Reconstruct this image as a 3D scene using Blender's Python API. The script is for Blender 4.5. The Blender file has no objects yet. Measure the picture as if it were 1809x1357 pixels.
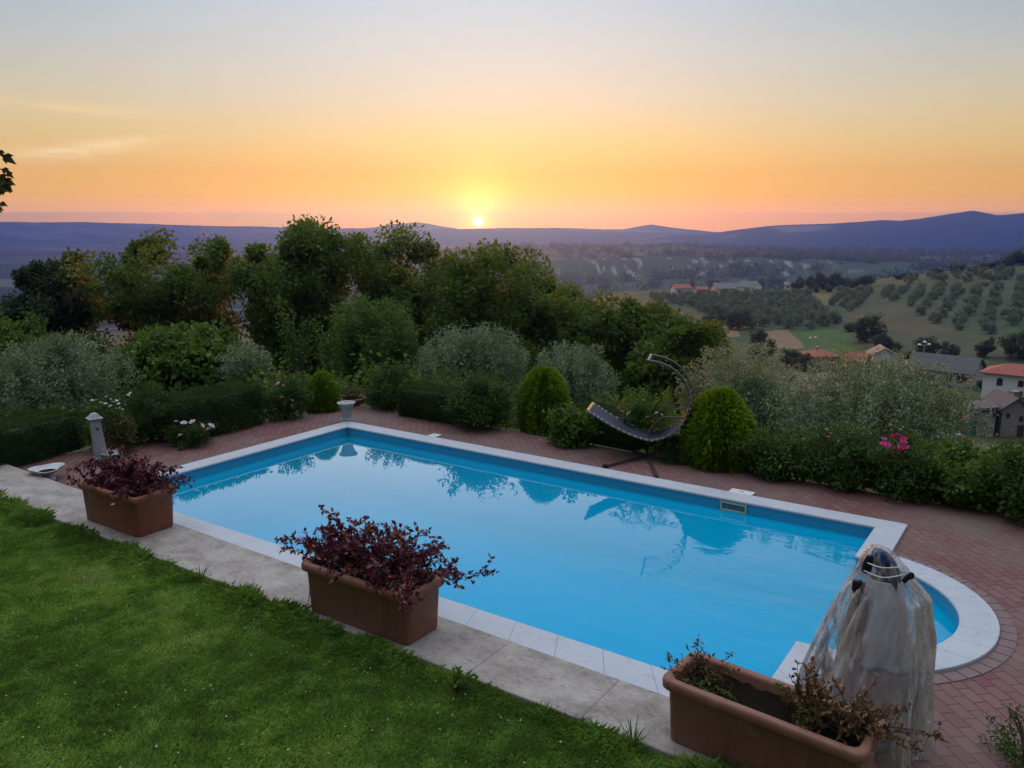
import bpy, bmesh, math, random
import numpy as np
from mathutils import Vector, Matrix
from mathutils.geometry import delaunay_2d_cdt

# ------------------------------------------------------------------ scene, camera, sky, sun
S = bpy.context.scene
COL = S.collection
W0, H0, F0, HOR = 1809.0, 1357.0, 1450.0, 398.0
CX, CY = W0 / 2, H0 / 2
PITCH = math.atan((CY - HOR) / F0)
CP, SP = math.cos(PITCH), math.sin(PITCH)
CAMZ = 4.0

cam = bpy.data.cameras.new('camera')
cam.sensor_width = 36.0
cam.lens = 36.0 * F0 / W0
cam.clip_start = 0.05
cam.clip_end = 60000.0
camo = bpy.data.objects.new('camera', cam)
camo.location = (0, 0, CAMZ)
camo.rotation_euler = (math.pi / 2 - PITCH, 0, 0)
COL.objects.link(camo)
S.camera = camo

S.render.engine = 'CYCLES'
S.view_settings.view_transform = 'Standard'
S.view_settings.look = 'None'
S.view_settings.exposure = 0.0
S.view_settings.gamma = 1.0
S.cycles.use_denoising = True
S.cycles.denoising_input_passes = 'RGB_ALBEDO_NORMAL'
S.cycles.denoising_prefilter = 'ACCURATE'
S.cycles.max_bounces = 6
S.cycles.diffuse_bounces = 1
S.cycles.glossy_bounces = 3
S.cycles.transmission_bounces = 4
S.cycles.transparent_max_bounces = 8
S.cycles.volume_bounces = 0
S.cycles.caustics_reflective = False
S.cycles.caustics_refractive = False
S.cycles.sample_clamp_indirect = 4.0


def lin(r, g, b):
    def f(c):
        c /= 255.0
        return c / 12.92 if c <= 0.04045 else ((c + 0.055) / 1.055) ** 2.4
    return (f(r), f(g), f(b), 1.0)


class NT:
    """short-hand for building node trees"""
    def __init__(s, tree):
        s.t = tree
        tree.nodes.clear()

    def n(s, kind, **kw):
        nd = s.t.nodes.new(kind)
        for k, v in kw.items():
            setattr(nd, k, v)
        return nd

    def put(s, sock, v):
        if isinstance(v, bpy.types.NodeSocket):
            s.t.links.new(v, sock)
        elif v is not None:
            sock.default_value = v

    def math(s, op, a, b=None, c=None, clamp=False):
        nd = s.n('ShaderNodeMath', operation=op, use_clamp=clamp)
        for i, v in enumerate((a, b, c)):
            if v is not None:
                s.put(nd.inputs[i], v)
        return nd.outputs[0]

    def vmath(s, op, a, b=None):
        nd = s.n('ShaderNodeVectorMath', operation=op)
        s.put(nd.inputs[0], a)
        if b is not None:
            s.put(nd.inputs[1], b)
        return nd.outputs['Value'] if op in ('DOT_PRODUCT', 'LENGTH', 'DISTANCE') else nd.outputs[0]

    def mix(s, fac, a, b, mode='MIX', clamp=False):
        nd = s.n('ShaderNodeMix', data_type='RGBA', blend_type=mode, clamp_result=clamp)
        s.put(nd.inputs[0], fac)
        s.put(nd.inputs[6], a)
        s.put(nd.inputs[7], b)
        return nd.outputs[2]

    def ramp(s, fac, stops, interp='LINEAR'):
        nd = s.n('ShaderNodeValToRGB')
        cr = nd.color_ramp
        cr.interpolation = interp
        while len(cr.elements) > 1:
            cr.elements.remove(cr.elements[-1])
        cr.elements[0].position = stops[0][0]
        cr.elements[0].color = stops[0][1]
        for p, c in stops[1:]:
            e = cr.elements.new(p)
            e.color = c
        s.put(nd.inputs[0], fac)
        return nd.outputs[0]

    def noise(s, vec, scale, detail=3.0, rough=0.55, dist=0.0):
        nd = s.n('ShaderNodeTexNoise')
        if vec is not None:
            s.put(nd.inputs['Vector'], vec)
        nd.inputs['Scale'].default_value = scale
        nd.inputs['Detail'].default_value = detail
        nd.inputs['Roughness'].default_value = rough
        nd.inputs['Distortion'].default_value = dist
        return nd.outputs['Fac']

    def mapping(s, vec, scale=(1, 1, 1), rot=(0, 0, 0), loc=(0, 0, 0)):
        nd = s.n('ShaderNodeMapping')
        s.put(nd.inputs['Vector'], vec)
        nd.inputs['Scale'].default_value = scale
        nd.inputs['Rotation'].default_value = rot
        nd.inputs['Location'].default_value = loc
        return nd.outputs[0]


SUN_AZ = math.atan((845 - CX) / F0 * CP)
SUN_EL = math.radians(0.25)
SUN_DIR = (math.sin(SUN_AZ) * math.cos(SUN_EL), math.cos(SUN_AZ) * math.cos(SUN_EL), math.sin(SUN_EL))

world = bpy.data.worlds.new('World')
S.world = world
world.use_nodes = True
t = NT(world.node_tree)
tc = t.n('ShaderNodeTexCoord')
d = t.vmath('NORMALIZE', tc.outputs['Generated'])
sep = t.n('ShaderNodeSeparateXYZ')
t.put(sep.inputs[0], d)
el = t.math('MULTIPLY', t.math('ARCSINE', sep.outputs[2]), 180 / math.pi)
tt = t.math('SQRT', t.math('MULTIPLY', t.math('MAXIMUM', el, 0.0), 1 / 90.0))
P_ = lambda e: math.sqrt(e / 90.0)
sunward = t.ramp(tt, [(P_(0), (6.2, 1.95, 0.0, 1)), (P_(0.8), (6.2, 2.05, 0.0, 1)), (P_(1.0), (4.3, 1.49, 0.0, 1)), (P_(1.3), (3.02, 1.14, 0.0, 1)), (P_(1.8), (2.16, 0.90, 0.0, 1)),
                      (P_(2.5), (1.71, 0.77, 0.01, 1)), (P_(3.4), (1.40, 0.655, 0.06, 1)), (P_(5.5), (1.09, 0.715, 0.25, 1)), (P_(8), (0.91, 0.725, 0.50, 1)),
                      (P_(11), (0.77, 0.73, 0.66, 1)), (P_(14.5), (0.63, 0.70, 0.76, 1)), (P_(25), (0.66, 0.71, 0.79, 1)),
                      (P_(45), (1.08, 1.17, 1.32, 1)), (P_(90), (3.5, 3.75, 4.1, 1))])
side = t.ramp(tt, [(P_(0), (3.9, 1.65, 0.0, 1)), (P_(0.8), (3.85, 1.6, 0.0, 1)), (P_(1.0), (2.68, 1.18, 0.0, 1)), (P_(1.3), (1.9, 0.86, 0.0, 1)), (P_(1.8), (1.38, 0.68, 0.0, 1)),
                   (P_(2.5), (1.10, 0.58, 0.03, 1)), (P_(3.4), (0.93, 0.53, 0.10, 1)), (P_(5.5), (0.78, 0.57, 0.22, 1)), (P_(8), (0.60, 0.55, 0.35, 1)),
                   (P_(11), (0.42, 0.47, 0.46, 1)), (P_(14.5), (0.28, 0.40, 0.49, 1)), (P_(25), (0.44, 0.56, 0.70, 1)),
                   (P_(45), (1.02, 1.14, 1.32, 1)), (P_(90), (3.5, 3.75, 4.1, 1))])
az = t.math('ARCTAN2', sep.outputs[0], sep.outputs[1])
daz = t.math('ABSOLUTE', t.math('SUBTRACT', az, SUN_AZ))
q = t.math('DIVIDE', daz, math.radians(27))
wgt = t.math('POWER', 2.71828, t.math('MULTIPLY', t.math('MULTIPLY', q, q), -1.0))
sky = t.mix(wgt, side, sunward)
# wisps of thin cloud low on the left, uneven veil higher up
azd = t.math('MULTIPLY', az, 180 / math.pi)
cv = t.n('ShaderNodeCombineXYZ')
t.put(cv.inputs[0], azd)
t.put(cv.inputs[1], el)
veil = t.noise(t.mapping(cv.outputs[0], (0.05, 0.32, 1), (0, 0, math.radians(-4))), 1.0, 5, 0.6, 0.6)
sky = t.mix(t.math('MULTIPLY', t.math('SUBTRACT', veil, 0.5), 0.34), sky, (1.0, 0.96, 0.90, 1), 'SOFT_LIGHT')


def wisp(cx_, cy_, sx, sy, tilt, seed):
    x = t.math('SUBTRACT', azd, cx_)
    y = t.math('SUBTRACT', t.math('SUBTRACT', el, cy_), t.math('MULTIPLY', x, tilt))
    a = t.math('DIVIDE', x, sx)
    b = t.math('DIVIDE', y, sy)
    g = t.math('POWER', 2.71828, t.math('MULTIPLY', t.math('ADD', t.math('MULTIPLY', a, a), t.math('MULTIPLY', b, b)), -1.0))
    nz = t.noise(t.mapping(cv.outputs[0], (0.35, 1.7, 1), (0, 0, -tilt), (seed, seed * 2, 0)), 1.0, 4, 0.6, 1.0)
    return t.math('MULTIPLY', g, t.math('MULTIPLY', t.math('SUBTRACT', nz, 0.26, clamp=True), 3.2), clamp=True)


for (c0, c1, sx, sy, tl, sd, amt) in ((-27.6, 4.25, 3.6, 0.42, 0.10, 3.1, 1.0), (-25.2, 4.9, 2.4, 0.30, 0.16, 7.7, 0.85),
                                      (-32.2, 6.9, 1.0, 0.34, -0.08, 5.2, 0.9), (-26.5, 6.8, 4.2, 0.35, -0.03, 9.2, 0.45)):
    sky = t.mix(t.math('MULTIPLY', wisp(c0, c1, sx, sy, tl, sd), amt), sky, (1.15, 0.82, 0.36, 1))
# glow and disc of the setting sun
ang = t.math('MULTIPLY', t.math('ARCCOSINE', t.math('MINIMUM', t.vmath('DOT_PRODUCT', d, SUN_DIR), 1.0)), 180 / math.pi)
g1 = t.math('POWER', 2.71828, t.math('MULTIPLY', ang, -1 / 1.9))
g2 = t.math('POWER', 2.71828, t.math('MULTIPLY', ang, -1 / 0.9))
sky = t.mix(1.0, sky, t.mix(g1, (0, 0, 0, 1), (0.55, 0.62, 0.03, 1)), 'ADD')
sky = t.mix(1.0, sky, t.mix(g2, (0, 0, 0, 1), (4.0, 3.2, 0.9, 1)), 'ADD')
disc = t.math('SUBTRACT', 1.0, t.math('SMOOTH_MIN', 1.0, t.math('MAXIMUM', t.math('MULTIPLY', t.math('SUBTRACT', ang, 0.22), 8), 0.0), 0.1), clamp=True)
sky = t.mix(t.math('MULTIPLY', disc, 1.0), sky, (16.0, 14.0, 10.0, 1))
hd_ = t.vmath('DOT_PRODUCT', d, (math.sin(SUN_AZ), math.cos(SUN_AZ), 0.0))
fb = t.n('ShaderNodeMapRange', interpolation_type='SMOOTHSTEP')
t.put(fb.inputs[0], hd_)
for i_, v_ in enumerate((-0.7, 0.8, 0.28, 1.0)):
    fb.inputs[i_ + 1].default_value = v_
sky = t.mix(1.0, sky, fb.outputs[0], 'MULTIPLY')
nish = t.n('ShaderNodeTexSky', sky_type='NISHITA')
nish.sun_disc = False
nish.sun_elevation = math.radians(1.0)
nish.sun_rotation = -SUN_AZ
nish.air_density = 1.0
nish.dust_density = 2.0
bg1 = t.n('ShaderNodeBackground')
t.put(bg1.inputs[0], sky)
bg1.inputs[1].default_value = 1.0
bg2 = t.n('ShaderNodeBackground')
t.put(bg2.inputs[0], nish.outputs[0])
bg2.inputs[1].default_value = 0.02
addb = t.n('ShaderNodeAddShader')
t.t.links.new(bg1.outputs[0], addb.inputs[0])
t.t.links.new(bg2.outputs[0], addb.inputs[1])
wo = t.n('ShaderNodeOutputWorld')
t.t.links.new(addb.outputs[0], wo.inputs[0])
world.cycles.sampling_method = 'MANUAL'
world.cycles.sample_map_resolution = 1024

sl = bpy.data.lights.new('sun', 'SUN')
sl.energy = 5.0
sl.angle = math.radians(0.5)
sl.color = (1.0, 0.24, 0.03)
so = bpy.data.objects.new('sun', sl)
LAMP_EL = math.radians(2.6)
so.rotation_euler = Vector((math.sin(SUN_AZ) * math.cos(LAMP_EL), math.cos(SUN_AZ) * math.cos(LAMP_EL), math.sin(LAMP_EL))).to_track_quat('Z', 'Y').to_euler()
so.location = (0, 30, 30)
COL.objects.link(so)


# ------------------------------------------------------------------ projection and pool frame
def ray(px, py):
    v = -(py - CY) / F0
    return ((px - CX) / F0, CP + SP * v, -SP + CP * v)


def at(px, py, z=0.0):
    """point of the plane at height z seen in pixel (px, py) of the photograph"""
    r = ray(px, py)
    k = (z - CAMZ) / r[2]
    return Vector((r[0] * k, r[1] * k, z))


def pt(px, py, dist):
    """point at a horizontal distance along the same line of sight"""
    r = ray(px, py)
    k = dist / math.hypot(r[0], r[1])
    return Vector((r[0] * k, r[1] * k, CAMZ + r[2] * k))


PA = math.atan2(-0.5635, 0.8261)
UX, UY = math.cos(PA), math.sin(PA)
NX, NY = -UY, UX


def pool(u, n, z=0.0):
    return Vector((u * UX + n * NX, u * UY + n * NY, z))


def un(p):
    return (p[0] * UX + p[1] * UY, p[0] * NX + p[1] * NY)


# ------------------------------------------------------------------ object helpers
def tag(o, label=None, cat=None, group=None, kind=None):
    if label: o['label'] = label
    if cat: o['category'] = cat
    if group: o['group'] = group
    if kind: o['kind'] = kind
    return o


def link(name, me, mat=None, parent=None, loc=None, rotz=0.0):
    o = bpy.data.objects.new(name, me)
    COL.objects.link(o)
    if mat is not None and me is not None and not me.materials:
        me.materials.append(mat)
    if parent is not None:
        o.parent = parent
    if loc is not None:
        o.location = loc
    if rotz:
        o.rotation_euler = (0, 0, rotz)
    return o


def empty(name, loc, rotz=0.0):
    o = bpy.data.objects.new(name, None)
    o.empty_display_size = 0.2
    o.location = loc
    o.rotation_euler = (0, 0, rotz)
    COL.objects.link(o)
    return o


def npmesh(name, V, F, tone=None, colour=None, smooth=False):
    """V (n,3), F (m,k) numpy arrays; tone = per-face float, colour = per-vertex rgb"""
    me = bpy.data.meshes.new(name)
    V = np.asarray(V, np.float32)
    F = np.asarray(F, np.int32)
    k = F.shape[1]
    me.vertices.add(len(V))
    me.vertices.foreach_set('co', V.ravel())
    me.loops.add(F.size)
    me.loops.foreach_set('vertex_index', F.ravel())
    me.polygons.add(len(F))
    me.polygons.foreach_set('loop_start', np.arange(0, F.size, k, dtype=np.int32))
    me.polygons.foreach_set('use_smooth', np.full(len(F), smooth, bool))
    me.update(calc_edges=True)
    if tone is not None:
        a = me.attributes.new('tone', 'FLOAT', 'FACE')
        a.data.foreach_set('value', np.asarray(tone, np.float32))
    if colour is not None:
        a = me.attributes.new('ground', 'FLOAT_COLOR', 'POINT')
        c = np.ones((len(V), 4), np.float32)
        c[:, :3] = colour
        a.data.foreach_set('color', c.ravel())
    return me


class MB:
    """collects polygons into one mesh"""
    def __init__(s):
        s.v, s.f = [], []

    def add(s, V, F):
        o = len(s.v)
        s.v += [tuple(p) for p in V]
        s.f += [tuple(i + o for i in f) for f in F]
        return s

    def box(s, c, size, rotz=0.0, taper=1.0):
        x, y, z = (q / 2 for q in size)
        cs, sn = math.cos(rotz), math.sin(rotz)
        V = []
        for k, (a, b, e) in enumerate([(-1, -1, -1), (1, -1, -1), (1, 1, -1), (-1, 1, -1), (-1, -1, 1), (1, -1, 1), (1, 1, 1), (-1, 1, 1)]):
            tp = taper if e > 0 else 1.0
            X, Y = a * x * tp, b * y * tp
            V.append((c[0] + X * cs - Y * sn, c[1] + X * sn + Y * cs, c[2] + e * z))
        return s.add(V, [(0, 3, 2, 1), (4, 5, 6, 7), (0, 1, 5, 4), (1, 2, 6, 5), (2, 3, 7, 6), (3, 0, 4, 7)])

    def prism(s, poly, z0, z1):
        n = len(poly)
        V = [(p[0], p[1], z0) for p in poly] + [(p[0], p[1], z1) for p in poly]
        F = [tuple(range(n - 1, -1, -1)), tuple(range(n, 2 * n))] + [(i, (i + 1) % n, n + (i + 1) % n, n + i) for i in range(n)]
        return s.add(V, F)

    def loft(s, loops, close=True, cap0=True, cap1=True):
        n = len(loops[0])
        V = [p for L in loops for p in L]
        F = []
        for k in range(len(loops) - 1):
            for i in range(n if close else n - 1):
                j = (i + 1) % n
                F.append((k * n + i, k * n + j, (k + 1) * n + j, (k + 1) * n + i))
        if cap0: F.append(tuple(range(n - 1, -1, -1)))
        if cap1: F.append(tuple((len(loops) - 1) * n + i for i in range(n)))
        return s.add(V, F)

    def lathe(s, prof, seg=32, c=(0, 0, 0), wob=None):
        loops = []
        for r, z in prof:
            L = []
            for i in range(seg):
                a = 2 * math.pi * i / seg
                rr = r * (1 + (wob(a, z) if wob else 0))
                L.append((c[0] + rr * math.cos(a), c[1] + rr * math.sin(a), c[2] + z))
            loops.append(L)
        return s.loft(loops)

    def tube(s, P, R, seg=8, cap=True):
        P = [Vector(p) for p in P]
        if not hasattr(R, '__len__'): R = [R] * len(P)
        loops = []
        T = (P[1] - P[0]).normalized()
        ref = Vector((0, 0, 1)) if abs(T.z) < 0.9 else Vector((1, 0, 0))
        A = T.cross(ref).normalized()
        for i, p in enumerate(P):
            T = (P[min(i + 1, len(P) - 1)] - P[max(i - 1, 0)]).normalized()
            A = (A - T * A.dot(T)).normalized()
            B = T.cross(A)
            loops.append([tuple(p + (A * math.cos(2 * math.pi * k / seg) + B * math.sin(2 * math.pi * k / seg)) * R[i]) for k in range(seg)])
        return s.loft(loops, cap0=cap, cap1=cap)

    def build(s, name, mat, parent=None, smooth=False, bevel=0.0, loc=None, rotz=0.0, auto=None, up=False):
        me = bpy.data.meshes.new(name)
        me.from_pydata(s.v, [], s.f)
        me.validate()
        bm = bmesh.new()
        bm.from_mesh(me)
        bmesh.ops.recalc_face_normals(bm, faces=bm.faces)
        if up:
            for f in bm.faces:
                f.normal_update()
                if f.normal.z < 0: f.normal_flip()
        if bevel:
            es = [e for e in bm.edges if len(e.link_faces) == 2 and e.calc_face_angle(0) > 0.6]
            bmesh.ops.bevel(bm, geom=es, offset=bevel, segments=2, affect='EDGES', profile=0.5)
        if smooth:
            for f in bm.faces: f.smooth = True
            for e in bm.edges:
                if len(e.link_faces) == 2 and e.calc_face_angle(0) > (auto or 0.7): e.smooth = False
        bm.to_mesh(me)
        bm.free()
        me.update()
        return link(name, me, mat, parent, loc, rotz)


def catmull(P, n=6):
    P = [Vector(p) for p in P]
    out = []
    for i in range(len(P) - 1):
        p0, p1, p2, p3 = P[max(i - 1, 0)], P[i], P[i + 1], P[min(i + 2, len(P) - 1)]
        for k in range(n):
            u = k / n
            out.append(0.5 * ((2 * p1) + (p2 - p0) * u + (2 * p0 - 5 * p1 + 4 * p2 - p3) * u * u + (3 * p1 - p0 - 3 * p2 + p3) * u ** 3))
    out.append(P[-1])
    return out


# ------------------------------------------------------------------ materials
MATS = {}


def newmat(name):
    m = bpy.data.materials.new(name)
    m.use_nodes = True
    MATS[name] = m
    return m, NT(m.node_tree)


def finish(nt, shader, disp=None):
    o = nt.n('ShaderNodeOutputMaterial')
    nt.t.links.new(shader, o.inputs[0])


def principled(nt, col, rough=0.6, spec=0.5, bump=None, bstr=0.3, bdist=0.02, **kw):
    p = nt.n('ShaderNodeBsdfPrincipled')
    nt.put(p.inputs['Base Color'], col)
    nt.put(p.inputs['Roughness'], rough)
    p.inputs['Specular IOR Level'].default_value = spec
    for k, v in kw.items():
        nt.put(p.inputs[k.replace('_', ' ')], v)
    if bump is not None:
        b = nt.n('ShaderNodeBump')
        b.inputs['Strength'].default_value = bstr
        b.inputs['Distance'].default_value = bdist
        nt.put(b.inputs['Height'], bump)
        nt.t.links.new(b.outputs[0], p.inputs['Normal'])
    return p.outputs[0]


def objco(nt, which='Object'):
    return nt.n('ShaderNodeTexCoord').outputs[which]


def m_leaf(name, stops, trans=0.3, rough=0.55, spec=0.25, through=(0.25, 0.32, 0.03)):
    m, n = newmat(name)
    at_ = n.n('ShaderNodeAttribute', attribute_name='tone')
    big = n.noise(objco(n), 0.9, 2)
    fac = n.math('ADD', at_.outputs['Fac'], n.math('MULTIPLY', n.math('SUBTRACT', big, 0.5), 0.5), clamp=True)
    c = n.ramp(fac, [(p, (*q, 1)) for p, q in stops])
    p = principled(n, c, rough, spec)
    tr = n.n('ShaderNodeBsdfTranslucent')
    n.put(tr.inputs[0], n.mix(0.5, c, (*through, 1), 'MIX'))
    mx = n.n('ShaderNodeMixShader')
    mx.inputs[0].default_value = trans
    n.t.links.new(p, mx.inputs[1])
    n.t.links.new(tr.outputs[0], mx.inputs[2])
    finish(n, mx.outputs[0])
    return m


def m_plain(name, c1, c2=None, scale=8.0, rough=0.6, spec=0.4, bstr=0.2, bdist=0.01, detail=4, contrast=1.0, **kw):
    m, n = newmat(name)
    co = objco(n)
    f = n.noise(co, scale, detail, 0.6)
    f = n.math('ADD', n.math('MULTIPLY', n.math('SUBTRACT', f, 0.5), 1.6 * contrast), 0.5, clamp=True)
    c = n.mix(f, (*c1, 1), (*(c2 or c1), 1))
    finish(n, principled(n, c, rough, spec, n.noise(co, scale * 6, 3), bstr, bdist, **kw))
    return m


def m_clay(name, c1, c2):
    m, n = newmat(name)
    co = objco(n)
    c = n.mix(n.noise(co, 2.2, 5, 0.6), (*c1, 1), (*c2, 1))
    streak = n.noise(n.mapping(co, (7, 7, 0.8)), 1.0, 5, 0.6, 0.4)
    c = n.mix(n.math('MULTIPLY', n.math('SUBTRACT', streak, 0.50, clamp=True), 2.2, clamp=True), c, (c1[0] * .45, c1[1] * .5, c1[2] * .6, 1))
    lime = n.noise(co, 5.0, 6, 0.7, 0.8)
    c = n.mix(n.math('MULTIPLY', n.math('SUBTRACT', lime, 0.58, clamp=True), 3.0, clamp=True), c, (0.36, 0.26, 0.21, 1))
    spk = n.noise(co, 46, 2)
    c = n.mix(n.math('MULTIPLY', n.math('SUBTRACT', spk, 0.66, clamp=True), 5.0, clamp=True), c, (0.05, 0.03, 0.02, 1))
    finish(n, principled(n, c, n.math('ADD', n.math('MULTIPLY', lime, 0.35), 0.38), 0.35, n.noise(co, 22, 4), 0.12, 0.004))


m_leaf('oak_leaf', [(0, (0.026, 0.058, 0.008)), (0.5, (0.062, 0.122, 0.014)), (1, (0.150, 0.215, 0.024))], 0.35)
m_leaf('dark_leaf', [(0, (0.010, 0.024, 0.012)), (0.5, (0.020, 0.045, 0.018)), (1, (0.045, 0.080, 0.026))], 0.2)
m_leaf('olive_leaf', [(0, (0.065, 0.105, 0.052)), (0.5, (0.160, 0.225, 0.128)), (0.85, (0.290, 0.370, 0.225)), (1, (0.42, 0.50, 0.34))], 0.22, 0.5, 0.35)
m_leaf('green_leaf', [(0, (0.026, 0.066, 0.009)), (0.5, (0.060, 0.135, 0.016)), (1, (0.165, 0.245, 0.036))], 0.3)
m_leaf('almond_leaf', [(0, (0.032, 0.076, 0.018)), (0.5, (0.066, 0.135, 0.032)), (1, (0.150, 0.225, 0.042))], 0.3)
m_leaf('hedge_leaf', [(0, (0.014, 0.040, 0.014)), (0.5, (0.030, 0.075, 0.022)), (1, (0.060, 0.120, 0.032))], 0.2)
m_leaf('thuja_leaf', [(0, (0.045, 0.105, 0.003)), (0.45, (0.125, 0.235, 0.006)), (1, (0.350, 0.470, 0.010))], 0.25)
m_leaf('shrub_leaf', [(0, (0.014, 0.042, 0.009)), (0.5, (0.036, 0.088, 0.016)), (1, (0.090, 0.165, 0.030))], 0.25)
m_leaf('dry_leaf', [(0, (0.060, 0.050, 0.022)), (0.5, (0.130, 0.110, 0.045)), (1, (0.24, 0.20, 0.10))], 0.2)
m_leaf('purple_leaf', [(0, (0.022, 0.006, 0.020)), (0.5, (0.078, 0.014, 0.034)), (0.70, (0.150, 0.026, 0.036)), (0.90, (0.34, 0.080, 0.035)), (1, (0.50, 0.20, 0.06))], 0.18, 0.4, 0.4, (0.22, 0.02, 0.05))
m_leaf('scorched_leaf', [(0, (0.030, 0.014, 0.010)), (0.4, (0.095, 0.045, 0.020)), (0.8, (0.22, 0.12, 0.055)), (1, (0.40, 0.26, 0.15))], 0.2, 0.55, 0.25, (0.25, 0.12, 0.04))
m_leaf('grass_blade', [(0, (0.105, 0.215, 0.042)), (0.5, (0.255, 0.450, 0.080)), (0.86, (0.460, 0.620, 0.125)), (0.97, (0.52, 0.50, 0.24)), (1, (0.36, 0.36, 0.26))], 0.3, 0.5, 0.3)
m_leaf('far_olive_leaf', [(0, (0.055, 0.090, 0.055)), (0.5, (0.115, 0.165, 0.105)), (1, (0.190, 0.245, 0.165))], 0.2)
m_leaf('silhouette_leaf', [(0, (0.015, 0.028, 0.010)), (1, (0.040, 0.060, 0.018))], 0.12)
m_plain('bark', (0.055, 0.042, 0.030), (0.11, 0.09, 0.07), 12, 0.9, 0.1, 0.6, 0.02)
m_plain('pale_bark', (0.16, 0.14, 0.115), (0.28, 0.25, 0.21), 10, 0.9, 0.1, 0.5, 0.02)
m_plain('twig', (0.05, 0.03, 0.022), (0.10, 0.065, 0.045), 30, 0.8, 0.1)
m_clay('terracotta', (0.20, 0.062, 0.030), (0.27, 0.095, 0.050))
m_plain('pale_terracotta', (0.30, 0.12, 0.075), (0.42, 0.21, 0.15), 6.0, 0.7, 0.25, 0.15)
m_clay('brown_terracotta', (0.20, 0.085, 0.055), (0.26, 0.120, 0.082))
m_plain('soil', (0.010, 0.008, 0.006), (0.035, 0.026, 0.018), 30, 0.95, 0.1, 1.0, 0.05)
m, n = newmat('coping_stone')
co = objco(n)
c = n.mix(n.noise(co, 1.1, 5, 0.6), (0.36, 0.38, 0.43, 1), (0.50, 0.52, 0.57, 1))
st_ = n.noise(co, 7.0, 6, 0.72, 0.6)
c = n.mix(n.math('MULTIPLY', n.math('SUBTRACT', st_, 0.54, clamp=True), 2.4, clamp=True), c, (0.24, 0.235, 0.23, 1))
c = n.mix(n.math('MULTIPLY', n.math('SUBTRACT', n.noise(co, 60, 2), 0.68, clamp=True), 5.0, clamp=True), c, (0.12, 0.11, 0.10, 1))
finish(n, principled(n, c, 0.6, 0.3, st_, 0.15, 0.004))
m_plain('white_stone', (0.26, 0.27, 0.28), (0.42, 0.43, 0.44), 9.0, 0.75, 0.2, 0.5, 0.02)
m_plain('grey_stone', (0.22, 0.23, 0.24), (0.42, 0.43, 0.44), 14.0, 0.8, 0.2, 0.5, 0.01)
m_plain('glazed_white', (0.36, 0.37, 0.38), (0.46, 0.47, 0.48), 4.0, 0.35, 0.5, 0.05)
m_plain('dark_metal', (0.030, 0.024, 0.024), (0.050, 0.038, 0.036), 6.0, 0.38, 0.5, 0.02)
m_plain('rail_metal', (0.070, 0.055, 0.052), (0.11, 0.085, 0.075), 8.0, 0.35, 0.5, 0.02)
m_plain('black_rubber', (0.012, 0.012, 0.012), (0.02, 0.02, 0.02), 6, 0.7, 0.3)
m_plain('pale_wood', (0.42, 0.27, 0.13), (0.55, 0.38, 0.20), 12, 0.5, 0.4)
m_plain('white_plastic', (0.62, 0.62, 0.60), (0.70, 0.70, 0.68), 3, 0.4, 0.4, 0.02)
m_plain('aged_plastic', (0.42, 0.46, 0.36), (0.52, 0.55, 0.44), 3, 0.4, 0.4, 0.02)
m_plain('skimmer_dark', (0.05, 0.15, 0.16), (0.08, 0.22, 0.22), 3, 0.3, 0.4)
m_plain('navy_cloth', (0.008, 0.020, 0.075), (0.015, 0.038, 0.14), 5, 0.7, 0.2)
m_plain('black_cloth', (0.006, 0.006, 0.010), (0.012, 0.012, 0.018), 5, 0.7, 0.2)
m_plain('grey_cloth', (0.54, 0.56, 0.62), (0.66, 0.68, 0.74), 4, 0.85, 0.1)
m_plain('pink_cloth', (0.44, 0.31, 0.32), (0.54, 0.40, 0.41), 4, 0.85, 0.1)
m_plain('plaster_white', (0.74, 0.73, 0.72), (0.80, 0.79, 0.78), 0.6, 0.85, 0.1, 0.1)
m_plain('plaster_grey', (0.40, 0.385, 0.37), (0.48, 0.46, 0.44), 0.5, 0.9, 0.1, 0.1)
m_plain('plaster_pink', (0.40, 0.30, 0.26), (0.46, 0.35, 0.31), 0.5, 0.9, 0.1, 0.1)
m_plain('render_brown', (0.26, 0.24, 0.23), (0.34, 0.31, 0.295), 0.6, 0.9, 0.1, 0.2)
m_plain('roof_red', (0.25, 0.075, 0.05), (0.38, 0.13, 0.09), 1.2, 0.8, 0.2, 0.3, 0.05)
m_plain('roof_grey', (0.075, 0.072, 0.075), (0.12, 0.115, 0.115), 1.0, 0.8, 0.2, 0.3, 0.05)
m_plain('roof_pale', (0.13, 0.125, 0.12), (0.18, 0.17, 0.16), 0.6, 0.8, 0.2)
m_plain('roof_brown', (0.20, 0.15, 0.12), (0.28, 0.21, 0.17), 1.0, 0.8, 0.2)
m_plain('window_glass', (0.015, 0.018, 0.024), (0.025, 0.028, 0.034), 2, 0.15, 0.6)
m_plain('shutter_brown', (0.06, 0.03, 0.02), (0.09, 0.045, 0.03), 4, 0.6, 0.3)
m_plain('mesh_green', (0.02, 0.085, 0.055), (0.03, 0.12, 0.075), 6, 0.7, 0.2)
m_plain('lamp_white', (0.75, 0.75, 0.72), (0.8, 0.8, 0.78), 3, 0.3, 0.5)
m_plain('petal_white', (0.72, 0.70, 0.70), (0.80, 0.78, 0.76), 20, 0.6, 0.2)
m_plain('petal_blush', (0.70, 0.50, 0.58), (0.78, 0.62, 0.68), 20, 0.6, 0.2)
m_plain('petal_orange', (0.70, 0.20, 0.12), (0.80, 0.32, 0.22), 20, 0.6, 0.2)
m_plain('petal_salmon', (0.70, 0.35, 0.30), (0.80, 0.48, 0.42), 20, 0.6, 0.2)
m_plain('petal_magenta', (0.60, 0.012, 0.17), (0.78, 0.05, 0.30), 20, 0.55, 0.25)
M = MATS

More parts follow.
